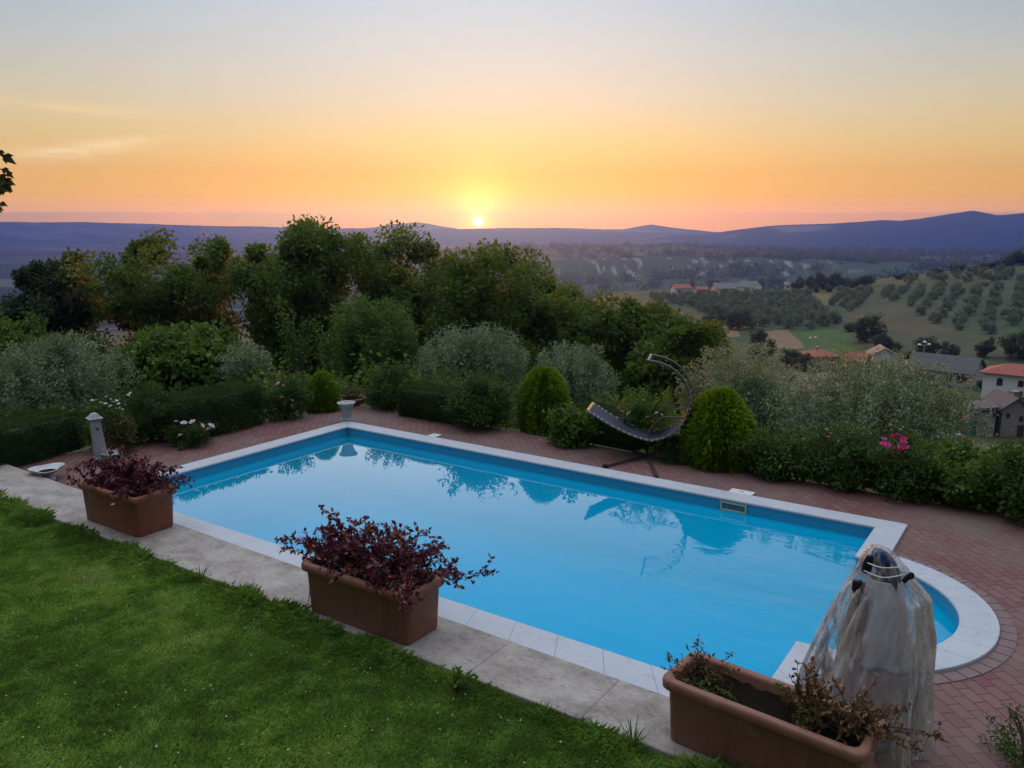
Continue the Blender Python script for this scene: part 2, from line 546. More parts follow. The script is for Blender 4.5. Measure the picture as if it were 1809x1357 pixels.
# sling fabric, translucent sheeting, water, liner, paving, kerb, lawn soil, terrain
m, n = newmat('sling_fabric')
co = objco(n)
wv = n.n('ShaderNodeTexWave', wave_type='BANDS', bands_direction='X')
n.put(wv.inputs['Vector'], co)
wv.inputs['Scale'].default_value = 14
c = n.mix(n.math('MULTIPLY', wv.outputs['Fac'], 0.4), (0.040, 0.046, 0.068, 1), (0.085, 0.095, 0.125, 1))
finish(n, principled(n, c, 0.75, 0.2, n.noise(co, 200, 2), 0.3, 0.002))

m, n = newmat('clear_sheeting')
co = objco(n)
f = n.noise(n.mapping(co, (2.6, 2.6, 0.55)), 2.6, 6, 0.62, 1.2)
f3 = n.noise(n.mapping(co, (1.0, 1.0, 1.3)), 2.4, 4, 0.6, 0.5)
lw = n.n('ShaderNodeLayerWeight')
lw.inputs[0].default_value = 0.5
sxx = n.n('ShaderNodeSeparateXYZ')
n.put(sxx.inputs[0], co)
rgt = n.math('MULTIPLY', n.math('SUBTRACT', sxx.outputs[0], 0.06, clamp=True), 3.5, clamp=True)
edg = n.math('MULTIPLY', n.math('SUBTRACT', n.math('ABSOLUTE', n.math('ADD', sxx.outputs[0], -0.04)), 0.10, clamp=True), 5.0, clamp=True)
op = n.math('MULTIPLY', n.math('POWER', lw.outputs['Facing'], 2.0), 0.36)
op = n.math('ADD', op, n.math('MULTIPLY', n.math('MULTIPLY', n.math('SUBTRACT', f, 0.47, clamp=True), 9.0, clamp=True), n.math('ADD', n.math('MULTIPLY', edg, 0.44), 0.14)), clamp=True)
op = n.math('ADD', op, n.math('MULTIPLY', n.math('MULTIPLY', rgt, f3), 0.75), clamp=True)
op = n.math('MINIMUM', n.math('ADD', op, 0.06), 0.93)
yel = n.math('MULTIPLY', n.math('SUBTRACT', n.noise(co, 2.2, 3), 0.42, clamp=True), 3.0, clamp=True)
pc = n.mix(yel, (0.66, 0.65, 0.64, 1), (0.62, 0.53, 0.40, 1))
p = principled(n, pc, 0.22, 0.6, n.math('ABSOLUTE', n.math('SUBTRACT', n.noise(n.mapping(co, (3, 3, 1)), 5, 5, 0.6, 1.2), 0.5)), 1.0, 0.06)
tb = n.n('ShaderNodeBsdfTransparent')
mx = n.n('ShaderNodeMixShader')
n.put(mx.inputs[0], op)
n.t.links.new(tb.outputs[0], mx.inputs[1])
n.t.links.new(p, mx.inputs[2])
finish(n, mx.outputs[0])

m, n = newmat('pool_water')
co = objco(n)
sepc = n.n('ShaderNodeSeparateXYZ')
n.put(sepc.inputs[0], co)
calm = n.math('ADD', n.math('MULTIPLY', n.math('DIVIDE', n.math('ADD', sepc.outputs[0], 5.2), 3.2, clamp=True), 0.90), 0.10)
rip = n.math('ADD', n.math('MULTIPLY', n.noise(n.mapping(co, (1.0, 1.9, 1)), 1.1, 2, 0.5, 0.3), 1.0),
             n.math('MULTIPLY', n.noise(n.mapping(co, (1.0, 1.6, 1)), 4.2, 3, 0.5, 0.6), 0.20))
rip = n.math('MULTIPLY', rip, calm)
b = n.n('ShaderNodeBump')
b.inputs['Strength'].default_value = 0.26
b.inputs['Distance'].default_value = 0.06
n.put(b.inputs['Height'], rip)
fr = n.n('ShaderNodeLayerWeight')
fr.inputs[0].default_value = 0.5
n.t.links.new(b.outputs[0], fr.inputs['Normal'])
gl = n.n('ShaderNodeBsdfGlossy')
gl.inputs['Roughness'].default_value = 0.015
gl.inputs[0].default_value = (1, 1, 1, 1)
n.t.links.new(b.outputs[0], gl.inputs['Normal'])
tb = n.n('ShaderNodeBsdfTransparent')
tb.inputs[0].default_value = (0.30, 0.85, 1.0, 1)
mx = n.n('ShaderNodeMixShader')
n.put(mx.inputs[0], n.math('ADD', n.math('MULTIPLY', n.math('POWER', fr.outputs['Facing'], 8.0), 6.6), 0.004, clamp=True))
body = n.n('ShaderNodeBsdfDiffuse')
body.inputs[0].default_value = (0.0, 0.50, 0.82, 1)
mb_ = n.n('ShaderNodeMixShader')
mb_.inputs[0].default_value = 0.55
n.t.links.new(tb.outputs[0], mb_.inputs[1])
n.t.links.new(body.outputs[0], mb_.inputs[2])
n.t.links.new(mb_.outputs[0], mx.inputs[1])
n.t.links.new(gl.outputs[0], mx.inputs[2])
finish(n, mx.outputs[0])

m, n = newmat('pool_liner')
co = objco(n)
sx = n.n('ShaderNodeSeparateXYZ')
n.put(sx.inputs[0], co)
c = n.mix(n.noise(co, 1.2, 4), (0.010, 0.42, 0.74, 1), (0.015, 0.46, 0.78, 1))
gr = n.math('MULTIPLY', n.math('SUBTRACT', 1.0, n.math('MULTIPLY', n.math('ABSOLUTE', n.math('ADD', sx.outputs[2], 0.07)), 14.0), clamp=True), n.math('MULTIPLY', n.noise(n.mapping(co, (1, 1, 5)), 1.4, 5, 0.65), 1.2), clamp=True)
c = n.mix(n.math('MULTIPLY', gr, 0.55), c, (0.13, 0.30, 0.40, 1))
finish(n, principled(n, c, 0.5, 0.3))

m, n = newmat('paving')
co = objco(n)
bt = n.n('ShaderNodeTexBrick')
n.put(bt.inputs['Vector'], n.mapping(co, (1, 1, 1), (0, 0, math.radians(48))))
bt.offset = 0.5
bt.inputs['Scale'].default_value = 1.0
bt.inputs['Brick Width'].default_value = 0.21
bt.inputs['Row Height'].default_value = 0.125
bt.inputs['Mortar Size'].default_value = 0.006
bt.inputs['Mortar Smooth'].default_value = 0.3
bt.inputs['Bias'].default_value = -0.1
bt.inputs['Color1'].default_value = (0.160, 0.058, 0.056, 1)
bt.inputs['Color2'].default_value = (0.21, 0.100, 0.090, 1)
bt.inputs['Mortar'].default_value = (0.035, 0.022, 0.022, 1)
dirt = n.noise(co, 0.55, 5, 0.6)
c = n.mix(n.math('MULTIPLY', n.math('SUBTRACT', dirt, 0.42, clamp=True), 2.6, clamp=True), bt.outputs['Color'], (0.19, 0.145, 0.130, 1))
c = n.mix(n.math('MULTIPLY', n.noise(co, 18, 4), 0.35), c, (0.11, 0.07, 0.065, 1))
hgt = n.math('SUBTRACT', n.math('MULTIPLY', n.noise(co, 40, 3), 0.3), bt.outputs['Fac'])
finish(n, principled(n, c, 0.72, 0.3, hgt, 0.7, 0.008))

m, n = newmat('paving_edge')
co = objco(n)
c = n.mix(n.noise(co, 6, 4), (0.13, 0.085, 0.085, 1), (0.24, 0.16, 0.16, 1))
finish(n, principled(n, c, 0.75, 0.3, n.noise(co, 40, 3), 0.4, 0.006))

m, n = newmat('travertine')
co = objco(n)
f1 = n.noise(n.mapping(co, (1.0, 1.3, 1)), 2.6, 6, 0.72, 0.15)
f2 = n.noise(n.mapping(co, (0.55, 1.5, 1)), 15, 5, 0.72, 0.3)
f4 = n.noise(co, 55, 3, 0.7)
c = n.ramp(n.math('ADD', n.math('MULTIPLY', f1, 0.7), n.math('MULTIPLY', f4, 0.3)), [(0.34, (0.16, 0.130, 0.112, 1)), (0.50, (0.30, 0.262, 0.235, 1)), (0.64, (0.40, 0.36, 0.33, 1))])
pit = n.math('MULTIPLY', n.math('SUBTRACT', f2, 0.60, clamp=True), 7.0, clamp=True)
c = n.mix(pit, c, (0.085, 0.072, 0.064, 1))
sx = n.n('ShaderNodeSeparateXYZ')
n.put(sx.inputs[0], co)
jt = n.math('LESS_THAN', n.math('ABSOLUTE', n.math('SUBTRACT', n.math('FRACT', n.math('DIVIDE', sx.outputs[0], 1.16)), 0.5)), 0.0035)
c = n.mix(n.math('MULTIPLY', jt, 0.8), c, (0.09, 0.08, 0.07, 1))
finish(n, principled(n, c, 0.7, 0.25, n.math('SUBTRACT', n.math('MULTIPLY', f1, 0.3), n.math('ADD', pit, jt)), 0.5, 0.008))

m, n = newmat('lawn_soil')
co = objco(n)
c = n.ramp(n.noise(co, 1.6, 5, 0.6), [(0.3, (0.07, 0.125, 0.022, 1)), (0.5, (0.11, 0.18, 0.03, 1)), (0.72, (0.15, 0.18, 0.045, 1))])
c = n.mix(n.math('MULTIPLY', n.noise(co, 60, 3), 0.6), c, (0.022, 0.035, 0.010, 1))
finish(n, principled(n, c, 0.9, 0.1, n.noise(co, 50, 3), 0.8, 0.02))

m, n = newmat('earth')
at_ = n.n('ShaderNodeAttribute', attribute_name='ground')
co = objco(n)
dist = n.vmath('LENGTH', co)
nz = n.noise(co, 0.05, 6, 0.65)
nz2 = n.noise(co, 0.35, 4, 0.6)
k = n.math('ADD', n.math('MULTIPLY', nz, 1.0), n.math('MULTIPLY', nz2, 0.7))
c = n.mix(1.0, at_.outputs['Color'], n.ramp(n.math('MULTIPLY', k, 0.6), [(0.3, (0.62, 0.66, 0.6, 1)), (0.7, (1.3, 1.25, 1.2, 1))]), 'MULTIPLY')
finish(n, principled(n, c, 0.95, 0.05))

m, n = newmat('haze')
pv = n.n('ShaderNodeVolumePrincipled')
pv.inputs['Color'].default_value = (0.085, 0.235, 1.0, 1)
pv.inputs['Density'].default_value = 2.5e-4
pv.inputs['Anisotropy'].default_value = 0.72
o = n.n('ShaderNodeOutputMaterial')
n.t.links.new(pv.outputs[0], o.inputs['Volume'])


# ------------------------------------------------------------------ value noise and terrain height
def hash2(ix, iy, seed):
    h = (ix.astype(np.int64) * 374761393 + iy.astype(np.int64) * 668265263 + seed * 982451653) & 0x7fffffff
    h = ((h ^ (h >> 13)) * 1274126177) & 0x7fffffff
    return ((h ^ (h >> 16)) & 0xffff) / 65535.0


def vnoise(x, y, seed=0):
    x0, y0 = np.floor(x), np.floor(y)
    fx, fy = x - x0, y - y0
    fx, fy = fx * fx * (3 - 2 * fx), fy * fy * (3 - 2 * fy)
    ix, iy = x0.astype(np.int64), y0.astype(np.int64)
    a, b = hash2(ix, iy, seed), hash2(ix + 1, iy, seed)
    c, d_ = hash2(ix, iy + 1, seed), hash2(ix + 1, iy + 1, seed)
    return (a * (1 - fx) + b * fx) * (1 - fy) + (c * (1 - fx) + d_ * fx) * fy


def fbm(x, y, seed=0, o=4):
    s, a, tot = 0, 1.0, 0
    for k in range(o):
        s = s + a * vnoise(x, y, seed + k)
        tot += a
        x, y, a = x * 2.03 + 11.3, y * 2.03 + 5.7, a * 0.5
    return s / tot


GARDEN_U0, GARDEN_N1 = -15.2, 13.6
STN = [
    (60, 'z', [0, 900, 1300, 1809], [-13.5, -13.0, -13.5, -15.5]),
    (100, 'z', [0, 900, 1300, 1500, 1809], [-25, -24, -22, -22.5, -25]),
    (150, 'z', [0, 900, 1300, 1809], [-42, -36, -29, -28.5]),
    (220, 'z', [0, 900, 1300, 1809], [-58, -44, -33, -30.5]),
    (500, 'y', [0, 850, 950, 1000, 1100, 1200, 1400, 1500, 1600, 1700, 1809], [620, 600, 562, 540, 515, 512, 511, 503, 487, 476, 467]),
    (620, 'y', [0, 850, 1000, 1100, 1400, 1809], [590, 585, 555, 530, 525, 485]),
    (1000, 'z', [0, 1809], [-104, -104]),
    (1350, 'y', [0, 700, 900, 1000, 1100, 1200, 1400, 1600, 1809], [510, 508, 504, 506, 502, 497, 492, 482, 476]),
    (1500, 'y', [0, 700, 850, 950, 1050, 1150, 1350, 1500, 1600, 1809], [498, 495, 470, 461, 457, 454, 455, 462, 466, 470]),
    (2300, 'y', [0, 650, 850, 950, 1100, 1250, 1400, 1600, 1809], [464, 458, 433, 434, 431, 436, 440, 444, 446]),
    (2800, 'y', [0, 650, 850, 1250, 1809], [452, 450, 446, 448, 452]),
    (3600, 'y', [0, 650, 850, 1250, 1809], [440, 439, 438, 440, 441]),
    (4500, 'y', [0, 650, 1000, 1043, 1100, 1160, 1201, 1250, 1309, 1365, 1480, 1560, 1590, 1620, 1715, 1760, 1809, 1900],
     [431, 430, 431, 428, 424, 418, 413, 413, 405, 399, 393, 388, 390, 387, 371.5, 380, 376, 372]),
    (5000, 'y', [0, 650, 1043, 1200, 1309, 1809], [426, 425, 430, 422, 418, 400]),
    (5800, 'y', [0, 60, 150, 200, 235, 300, 420, 600, 760, 845, 950, 1050, 1110, 1200, 1300, 1809], [393, 393.5, 392, 394, 394, 397, 400.5, 404, 404, 403.5, 403, 405, 406, 412, 420, 420]),
    (6400, 'y', [0, 1809], [415, 420]),
    (7300, 'y', [0, 400, 430, 470, 600, 660, 690, 712, 735, 760, 790, 850, 1060, 1100, 1130, 1150, 1175, 1210, 1260, 1400, 1809],
     [412, 402, 400, 401, 408, 402, 397.5, 396, 393, 396, 401, 408, 410, 405, 399, 396, 399, 404, 410, 415, 415]),
    (7600, 'y', [0, 1809], [412, 414]),
]


def stations(az):
    ta = np.tan(np.clip(az, -1.15, 1.15))
    xs = CX + F0 * ta / CP
    sec = np.sqrt(1 + ta * ta)
    out = []
    for r, mode, X, Yv in STN:
        y = np.interp(xs, X, Yv)
        if mode == 'z':
            out.append(y)
        else:
            v = -(y - CY) / F0
            out.append(CAMZ + r * (-SP + CP * v) / ((CP + SP * v) * sec))
    return out


def height(x, y):
    x = np.asarray(x, float)
    y = np.asarray(y, float)
    r = np.hypot(x, y)
    az_ = np.arctan2(x, y)
    u = x * UX + y * UY
    nn = x * NX + y * NY
    dout = np.hypot(np.maximum(GARDEN_U0 - u, 0), np.maximum(nn - GARDEN_N1, 0))
    near = -0.22 - 0.30 * np.maximum(dout - 0.3, 0) + (fbm(x / 6, y / 6, 3, 3) - 0.5) * 1.2 * np.clip(dout / 6, 0, 1)
    dip = np.clip(np.minimum(np.minimum(u + 13.6, 3.5 - u), np.minimum(nn - 5.3, 12.75 - nn)) / 0.5, 0, 1)
    near = near - 1.6 * dip
    Z = stations(az_)
    R = np.array([s[0] for s in STN], float)
    far = Z[0].copy()
    lr = np.log(np.maximum(r, 1.0))
    for k in range(len(R) - 1):
        a, b = math.log(R[k]), math.log(R[k + 1])
        f = np.clip((lr - a) / (b - a), 0, 1)
        fs = f * f * (3 - 2 * f) if k >= 6 else f
        sel = lr >= a
        far = np.where(sel, Z[k] * (1 - fs) + Z[k + 1] * fs, far)
    amp = np.interp(r, [60, 200, 500, 1000, 1350, 1425, 1500, 2300, 4500, 10000], [0.5, 1.2, 1.5, 8, 8, 22, 9, 9, 14, 24])
    wav = np.interp(r, [60, 500, 1000, 2000, 5000, 10000], [18, 45, 120, 150, 380, 700])
    n1 = fbm(x / 35.0, y / 35.0, 21, 3) - 0.5
    n2 = fbm(x / 110.0, y / 110.0, 31, 4) - 0.5
    n3 = fbm(x / 420.0, y / 420.0, 41, 5) - 0.5
    k1 = np.clip((900 - r) / 600, 0, 1)
    k3 = np.clip((r - 2200) / 1500, 0, 1)
    far = far + amp * (n1 * k1 + n2 * (1 - k1) * (1 - k3) + n3 * k3)
    w = np.clip((r - 34) / 46, 0, 1)
    w = w * w * (3 - 2 * w)
    back = np.clip((-y - 20) / 60, 0, 1)
    z = near * (1 - w) + far * w
    return z * (1 - back) + (-0.4 - 0 * z) * back


def hz(x, y):
    return float(height(np.array([x]), np.array([y]))[0])


def hit(px, py, r0=30.0, r1=3000.0):
    """where the line of sight through a pixel of the photograph meets the terrain"""
    rr = np.exp(np.linspace(math.log(r0), math.log(r1), 900))
    d_ = ray(px, py)
    k = 1 / math.hypot(d_[0], d_[1])
    X, Y, Zr = d_[0] * k * rr, d_[1] * k * rr, CAMZ + d_[2] * k * rr
    under = np.nonzero(Zr <= height(X, Y))[0]
    i = under[0] if len(under) else len(rr) - 1
    return Vector((X[i], Y[i], hz(X[i], Y[i]))), float(rr[i])


def inpoly(x, y, poly):
    c = np.zeros(x.shape, bool)
    j = len(poly) - 1
    for i in range(len(poly)):
        xi, yi, xj, yj = poly[i][0], poly[i][1], poly[j][0], poly[j][1]
        if yi != yj:
            c ^= ((yi > y) != (yj > y)) & (x < (xj - xi) * (y - yi) / (yj - yi) + xi)
        j = i
    return c


# ------------------------------------------------------------------ terrain (one sheet to the horizon)
def world_poly(pts, r0=120, r1=1200):
    return [tuple(hit(px, py, r0, r1)[0][:2]) for px, py in pts]


GROVES = {
    'west': world_poly([(1150, 524), (1240, 523), (1290, 517), (1420, 515), (1462, 558), (1485, 580), (1380, 584), (1310, 580), (1225, 545), (1160, 535)]),
    'east': world_poly([(1568, 512), (1680, 508), (1809, 506), (1830, 560), (1770, 592), (1700, 588), (1640, 572), (1600, 548), (1560, 528)]),
    'upper': world_poly([(1600, 494), (1700, 484), (1809, 478), (1809, 503), (1700, 503), (1590, 507)]),
    'strip': world_poly([(1486, 516), (1540, 512), (1520, 545), (1500, 556), (1462, 536)]),
}
FIELDS = [
    (world_poly([(1400, 588), (1480, 582), (1500, 590), (1530, 640), (1480, 655), (1420, 612)]), (0.075, 0.115, 0.040)),
    (world_poly([(1385, 518), (1470, 520), (1455, 552), (1420, 530)]), (0.12, 0.125, 0.050)),
    (world_poly([(1345, 588), (1388, 580), (1425, 616), (1375, 616)]), (0.22, 0.150, 0.095)),
    (world_poly([(1242, 576), (1296, 574), (1310, 596), (1262, 596)]), (0.20, 0.140, 0.090)),
    (world_poly([(1690, 648), (1809, 632), (1809, 622), (1700, 640)]), (0.085, 0.150, 0.040)),
    (world_poly([(1500, 545), (1560, 525), (1620, 560), (1700, 600), (1800, 610), (1790, 640), (1600, 640), (1540, 600), (1480, 575)]), (0.082, 0.085, 0.056)),
    (world_poly([(1775, 545), (1809, 540), (1809, 590), (1790, 575)]), (0.040, 0.085, 0.035)),
]


def build_terrain():
    A = np.concatenate([np.radians(np.arange(-180, -52, 4.0)), np.radians(np.arange(-52, 52.001, 0.1)), np.radians(np.arange(56, 180.1, 4.0))])
    R = np.concatenate([np.array([0.4]), np.linspace(3, 30.5, 84), np.exp(np.linspace(math.log(31.5), math.log(150), 50)),
                        np.exp(np.linspace(math.log(153), math.log(700), 130)), np.exp(np.linspace(math.log(708), math.log(1800), 90)),
                        np.exp(np.linspace(math.log(1820), math.log(7700), 96))])
    AA, RR = np.meshgrid(A, R)
    X, Y = (RR * np.sin(AA)).ravel(), (RR * np.cos(AA)).ravel()
    Z = height(X, Y)
    r = RR.ravel()
    na, nr = len(A), len(R)
    I = np.arange(na * nr).reshape(nr, na)
    F = np.stack([I[:-1, :-1], I[:-1, 1:], I[1:, 1:], I[1:, :-1]], -1).reshape(-1, 4)
    g1 = fbm(X / 14, Y / 14, 5, 4)[:, None]
    g2 = fbm(X / 60, Y / 60, 8, 4)[:, None]
    g3 = fbm(X / 260, Y / 260, 15, 5)[:, None]
    g4 = fbm(X / 500 + 9, Y / 900, 19, 5)[:, None]
    c = np.array([0.040, 0.055, 0.022]) * (1 - g1) + np.array([0.085, 0.080, 0.040]) * g1
    hill = np.array([0.046, 0.078, 0.030]) * (1 - g2) + np.array([0.092, 0.098, 0.056]) * g2
    k = np.clip((r - 130) / 60, 0, 1)[:, None]
    c = c * (1 - k) + hill * k
    for poly, colr in FIELDS:
        c[inpoly(X, Y, poly)] = np.array(colr)
    for key, poly in GROVES.items():
        s = inpoly(X, Y, poly)
        c[s] = (np.array([0.052, 0.076, 0.040]) * (1 - g1) + np.array([0.085, 0.095, 0.058]) * g1)[s]
    # valley scrub, clay cliffs, plateau with fields and woods, the plain and the ridges
    scrub = np.array([0.036, 0.056, 0.030]) + g3 * np.array([0.06, 0.052, 0.03])
    k = np.clip((r - 560) / 120, 0, 1)[:, None]
    c = c * (1 - k) + scrub * k
    cliff = ((r > 1380) & (r < 1500))
    az_ = np.arctan2(X, Y)
    gul = fbm(az_ * 130 + r / 90, r / 34, 51, 4)
    clay = np.clip((gul - 0.63) * 22, 0, 1) * cliff * np.clip((az_ - 0.02) * 12, 0, 1) * np.clip((0.42 - az_) * 12, 0, 1)
    c = c * (1 - clay[:, None]) + np.array([0.26, 0.245, 0.23]) * clay[:, None]
    pl = (r > 1495) & (r < 2900)
    fld = np.where(g3 > 0.53, 1.0, 0.0)
    plat = np.array([0.028, 0.040, 0.026]) * (1 - fld) + (np.array([0.11, 0.085, 0.055]) * (1 - g2) + np.array([0.075, 0.085, 0.045]) * g2) * fld
    c = np.where(pl[:, None], plat, c)
    plain = r > 2900
    f2 = np.clip((fbm(X / 330 + 9, Y / 330, 19, 5)[:, None] - 0.60) * 12, 0, 1)
    rid = np.array([0.026, 0.036, 0.030]) * (1 - f2) + np.array([0.20, 0.18, 0.15]) * f2
    c = np.where(plain[:, None], rid, c)
    left = np.clip((-0.06 - az_) / 0.08, 0, 1)[:, None] * np.clip((r - 650) / 200, 0, 1)[:, None]
    f3 = np.clip((fbm(X / 420, Y / 120, 61, 4) - 0.57) * 14, 0, 1)[:, None]
    lf = np.array([0.024, 0.034, 0.026]) * (1 - f3) + np.array([0.10, 0.095, 0.085]) * f3
    c = c * (1 - left) + lf * left
    me = npmesh('terrain', np.stack([X, Y, Z], 1), F[:, ::-1], colour=c, smooth=True)
    o = link('terrain', me, M['earth'])
    tag(o, kind='structure')


build_terrain()

# ------------------------------------------------------------------ pool, paving, kerb, lawn
UL, UR, N0, N1 = -11.74, -1.84, 6.40, 11.35
CW, CWN = 0.33, 0.40
CN, RI, RO = (N0 + N1) / 2, 1.27, 1.60
DECK_Z, COP_Z, WATER_Z, KERB_Z, LAWN_Z = 0.0, 0.045, -0.135, 0.12, 0.105


def run(a, b, A, B, step):
    """pairs of (inner, outer) points from pair a->A to b->B"""
    L = math.dist(a, b)
    k = max(1, round(L / step))
    return [((a[0] + (b[0] - a[0]) * i / k, a[1] + (b[1] - a[1]) * i / k), (A[0] + (B[0] - A[0]) * i / k, A[1] + (B[1] - A[1]) * i / k)) for i in range(k)]


SH = UR + CW
sn_o = math.sqrt(RO ** 2 - CW ** 2)
th_o = math.acos(CW / RO)
ring = []
ring += run((UL, N1), (UR, N1), (UL - CW, N1 + CW), (SH, N1 + CW), 0.5)
ring += run((UR, N1), (UR, CN + RI), (SH, N1 + CW), (SH, CN + sn_o), 0.5)
for i in range(0, 12):
    th = math.pi / 2 - math.pi * i / 12
    tho = th_o - 2 * th_o * i / 12
    ring.append(((UR + RI * math.cos(th), CN + RI * math.sin(th)), (UR + RO * math.cos(tho), CN + RO * math.sin(tho))))
ring += run((UR, CN - RI), (UR, N0), (SH, CN - sn_o), (SH, N0 - CWN), 0.5)
ring += run((UR, N0), (UL, N0), (SH, N0 - CWN), (UL - CW, N0 - CWN), 0.5)
ring += run((UL, N0), (UL, N1), (UL - CW, N0 - CWN), (UL - CW, N1 + CW), 0.5)
inner = []
for p, q in ring:
    inner.append(p)


def fine_inner():
    out = []
    for i, p in enumerate(inner):
        q = inner[(i + 1) % len(inner)]
        da, db = math.dist(p, (UR, CN)), math.dist(q, (UR, CN))
        if abs(da - RI) < 1e-3 and abs(db - RI) < 1e-3 and (p[0] > UR + 1e-4 or q[0] > UR + 1e-4):
            a0, a1 = math.atan2(p[1] - CN, p[0] - UR), math.atan2(q[1] - CN, q[0] - UR)
            for k in range(3):
                a = a0 + (a1 - a0) * k / 3
                out.append((UR + RI * math.cos(a), CN + RI * math.sin(a)))
        else:
            out.append(p)
    return out


INNER = fine_inner()
# frame of the pool: x along the long side, y across
PF = dict(loc=(0, 0, 0), rotz=PA)
swim = empty('swimming_pool', (0, 0, 0), PA)
tag(swim, 'blue swimming pool with pale coping slabs and a rounded end', 'swimming pool')
mb = MB()
gap = 0.0016
for i in range(len(ring)):
    (a, A), (b_, B) = ring[i], ring[(i + 1) % len(ring)]

    def sh(p, q):
        L = math.dist(p, q)
        k = min(0.3, gap / L)
        return (p[0] + (q[0] - p[0]) * k, p[1] + (q[1] - p[1]) * k), (q[0] + (p[0] - q[0]) * k, q[1] + (p[1] - q[1]) * k)
    a2, b2 = sh(a, b_)
    A2, B2 = sh(A, B)
    pairs = [(a2, A2), (b2, B2)]
    c0_ = (UR, CN)
    if abs(math.dist(a, c0_) - RI) < 1e-3 and abs(math.dist(b_, c0_) - RI) < 1e-3 and max(a[0], b_[0]) > UR + 1e-4:
        def arc(p, q, k, R_):
            t0, t1 = math.atan2(p[1] - CN, p[0] - UR), math.atan2(q[1] - CN, q[0] - UR)
            tt_ = t0 + (t1 - t0) * k
            return (UR + R_ * math.cos(tt_), CN + R_ * math.sin(tt_))
        pairs = [(arc(a2, b2, k / 4, RI), arc(A2, B2, k / 4, RO)) for k in range(5)]
    prof = [(-0.012, -0.04), (-0.030, -0.018), (-0.030, 0.004), (-0.018, 0.0), (0.985, 0.0), (1.0, -0.008), (1.0, -0.075)]
    loops = []
    for (I_, O_) in pairs:
        L = []
        for k, zz in prof:
            if k < 0:
                kk = k / math.dist(I_, O_)
                z_ = {(-0.04): -0.045, (-0.018): -0.032, 0.004: -0.012, 0.0: -0.001}[zz]
            else:
                kk, z_ = k, zz
            L.append((I_[0] + (O_[0] - I_[0]) * kk, I_[1] + (O_[1] - I_[1]) * kk, COP_Z + z_))
        loops.append(L)
    mb.loft(loops)
mb.build('coping', M['coping_stone'], swim, bevel=0.0)
# basin: walls, main floor, shallow step floor in the rounded end
mb = MB()
nI = len(INNER)
mb.add([(p[0], p[1], 0.01) for p in INNER] + [(p[0], p[1], -1.35) for p in INNER],
       [(i, (i + 1) % nI, nI + (i + 1) % nI, nI + i) for i in range(nI)])
mb.add([(UL - .1, N0 - .1, -1.3), (UR + .02, N0 - .1, -1.3), (UR + .02, N1 + .1, -1.3), (UL - .1, N1 + .1, -1.3)], [(0, 1, 2, 3)])
mb.build('basin', M['pool_liner'], swim)
for k, (rr, zz) in enumerate(((RI + 0.02, -0.42), (RI - 0.30, -0.72), (RI - 0.60, -1.02))):
    mb = MB()
    poly = [(UR + rr * math.cos(a), CN + rr * math.sin(a)) for a in np.linspace(-math.pi / 2, math.pi / 2, 25)]
    if k == 0:
        # the top tread is what is left outside the second radius
        r2 = RI - 0.30
        inn = [(UR + r2 * math.cos(a), CN + r2 * math.sin(a)) for a in np.linspace(math.pi / 2, -math.pi / 2, 25)]
        mb.prism(poly + inn, -1.29, zz)
    elif k == 1:
        r2 = RI - 0.60
        inn = [(UR + r2 * math.cos(a), CN + r2 * math.sin(a)) for a in np.linspace(math.pi / 2, -math.pi / 2, 25)]
        poly = [(UR + (RI - 0.303) * math.cos(a), CN + (RI - 0.303) * math.sin(a)) for a in np.linspace(-math.pi / 2, math.pi / 2, 25)]
        mb.prism(poly + inn, -1.29, zz)
    else:
        poly = [(UR + (RI - 0.603) * math.cos(a), CN + (RI - 0.603) * math.sin(a)) for a in np.linspace(-math.pi / 2, math.pi / 2, 25)]
        mb.prism(poly, -1.29, zz)
    mb.build('step', M['pool_liner'], swim)
# skimmer mouth in the far wall
sk = at(1285, 906, -0.08)
su, sn_ = un(sk)
mb = MB()
w_, h_ = 0.40, 0.14
zc = -0.075
for (cx_, cz_, ww, hh) in ((0, h_ / 2 - 0.012, w_, 0.03), (0, -h_ / 2 + 0.012, w_, 0.03), (-w_ / 2 + 0.015, 0, 0.03, h_ - 0.055), (w_ / 2 - 0.015, 0, 0.03, h_ - 0.055)):
    mb.box((su + cx_, N1 - 0.010, zc + cz_), (ww, 0.028, hh))
fr_ = mb.build('skimmer', M['aged_plastic'], swim, bevel=0.004)
mb = MB()
mb.box((su, N1 - 0.004, zc), (w_ - 0.06, 0.006, h_ - 0.055))
mb.build('flap', M['skimmer_dark'], fr_)
# ring of dark edge pavers round the rounded end
mb = MB()
for i in range(26):
    a0, a1 = 1.33 - 2.66 * i / 26 - 0.004, 1.33 - 2.66 * (i + 1) / 26 + 0.004
    q = [(UR + r_ * math.cos(a), CN + r_ * math.sin(a)) for r_, a in ((RO + 0.004, a0), (RO + 0.15, a0), (RO + 0.15, a1), (RO + 0.004, a1))]
    mb.prism(q, -0.05, 0.009)
mb.build('edge_paver', M['paving_edge'], swim)

# water
mb = MB()
me = bpy.data.meshes.new('water')
wp = INNER
vs, es = [Vector(p) for p in wp], [(i, (i + 1) % nI) for i in range(nI)]
res = delaunay_2d_cdt(vs, es, [], 1, 1e-6)
mb.add([(p[0], p[1], WATER_Z) for p in res[0]], [tuple(f) for f in res[2]])
wt = mb.build('water', M['pool_water'], None, loc=(0, 0, 0), rotz=PA, up=True)
tag(wt, kind='structure')

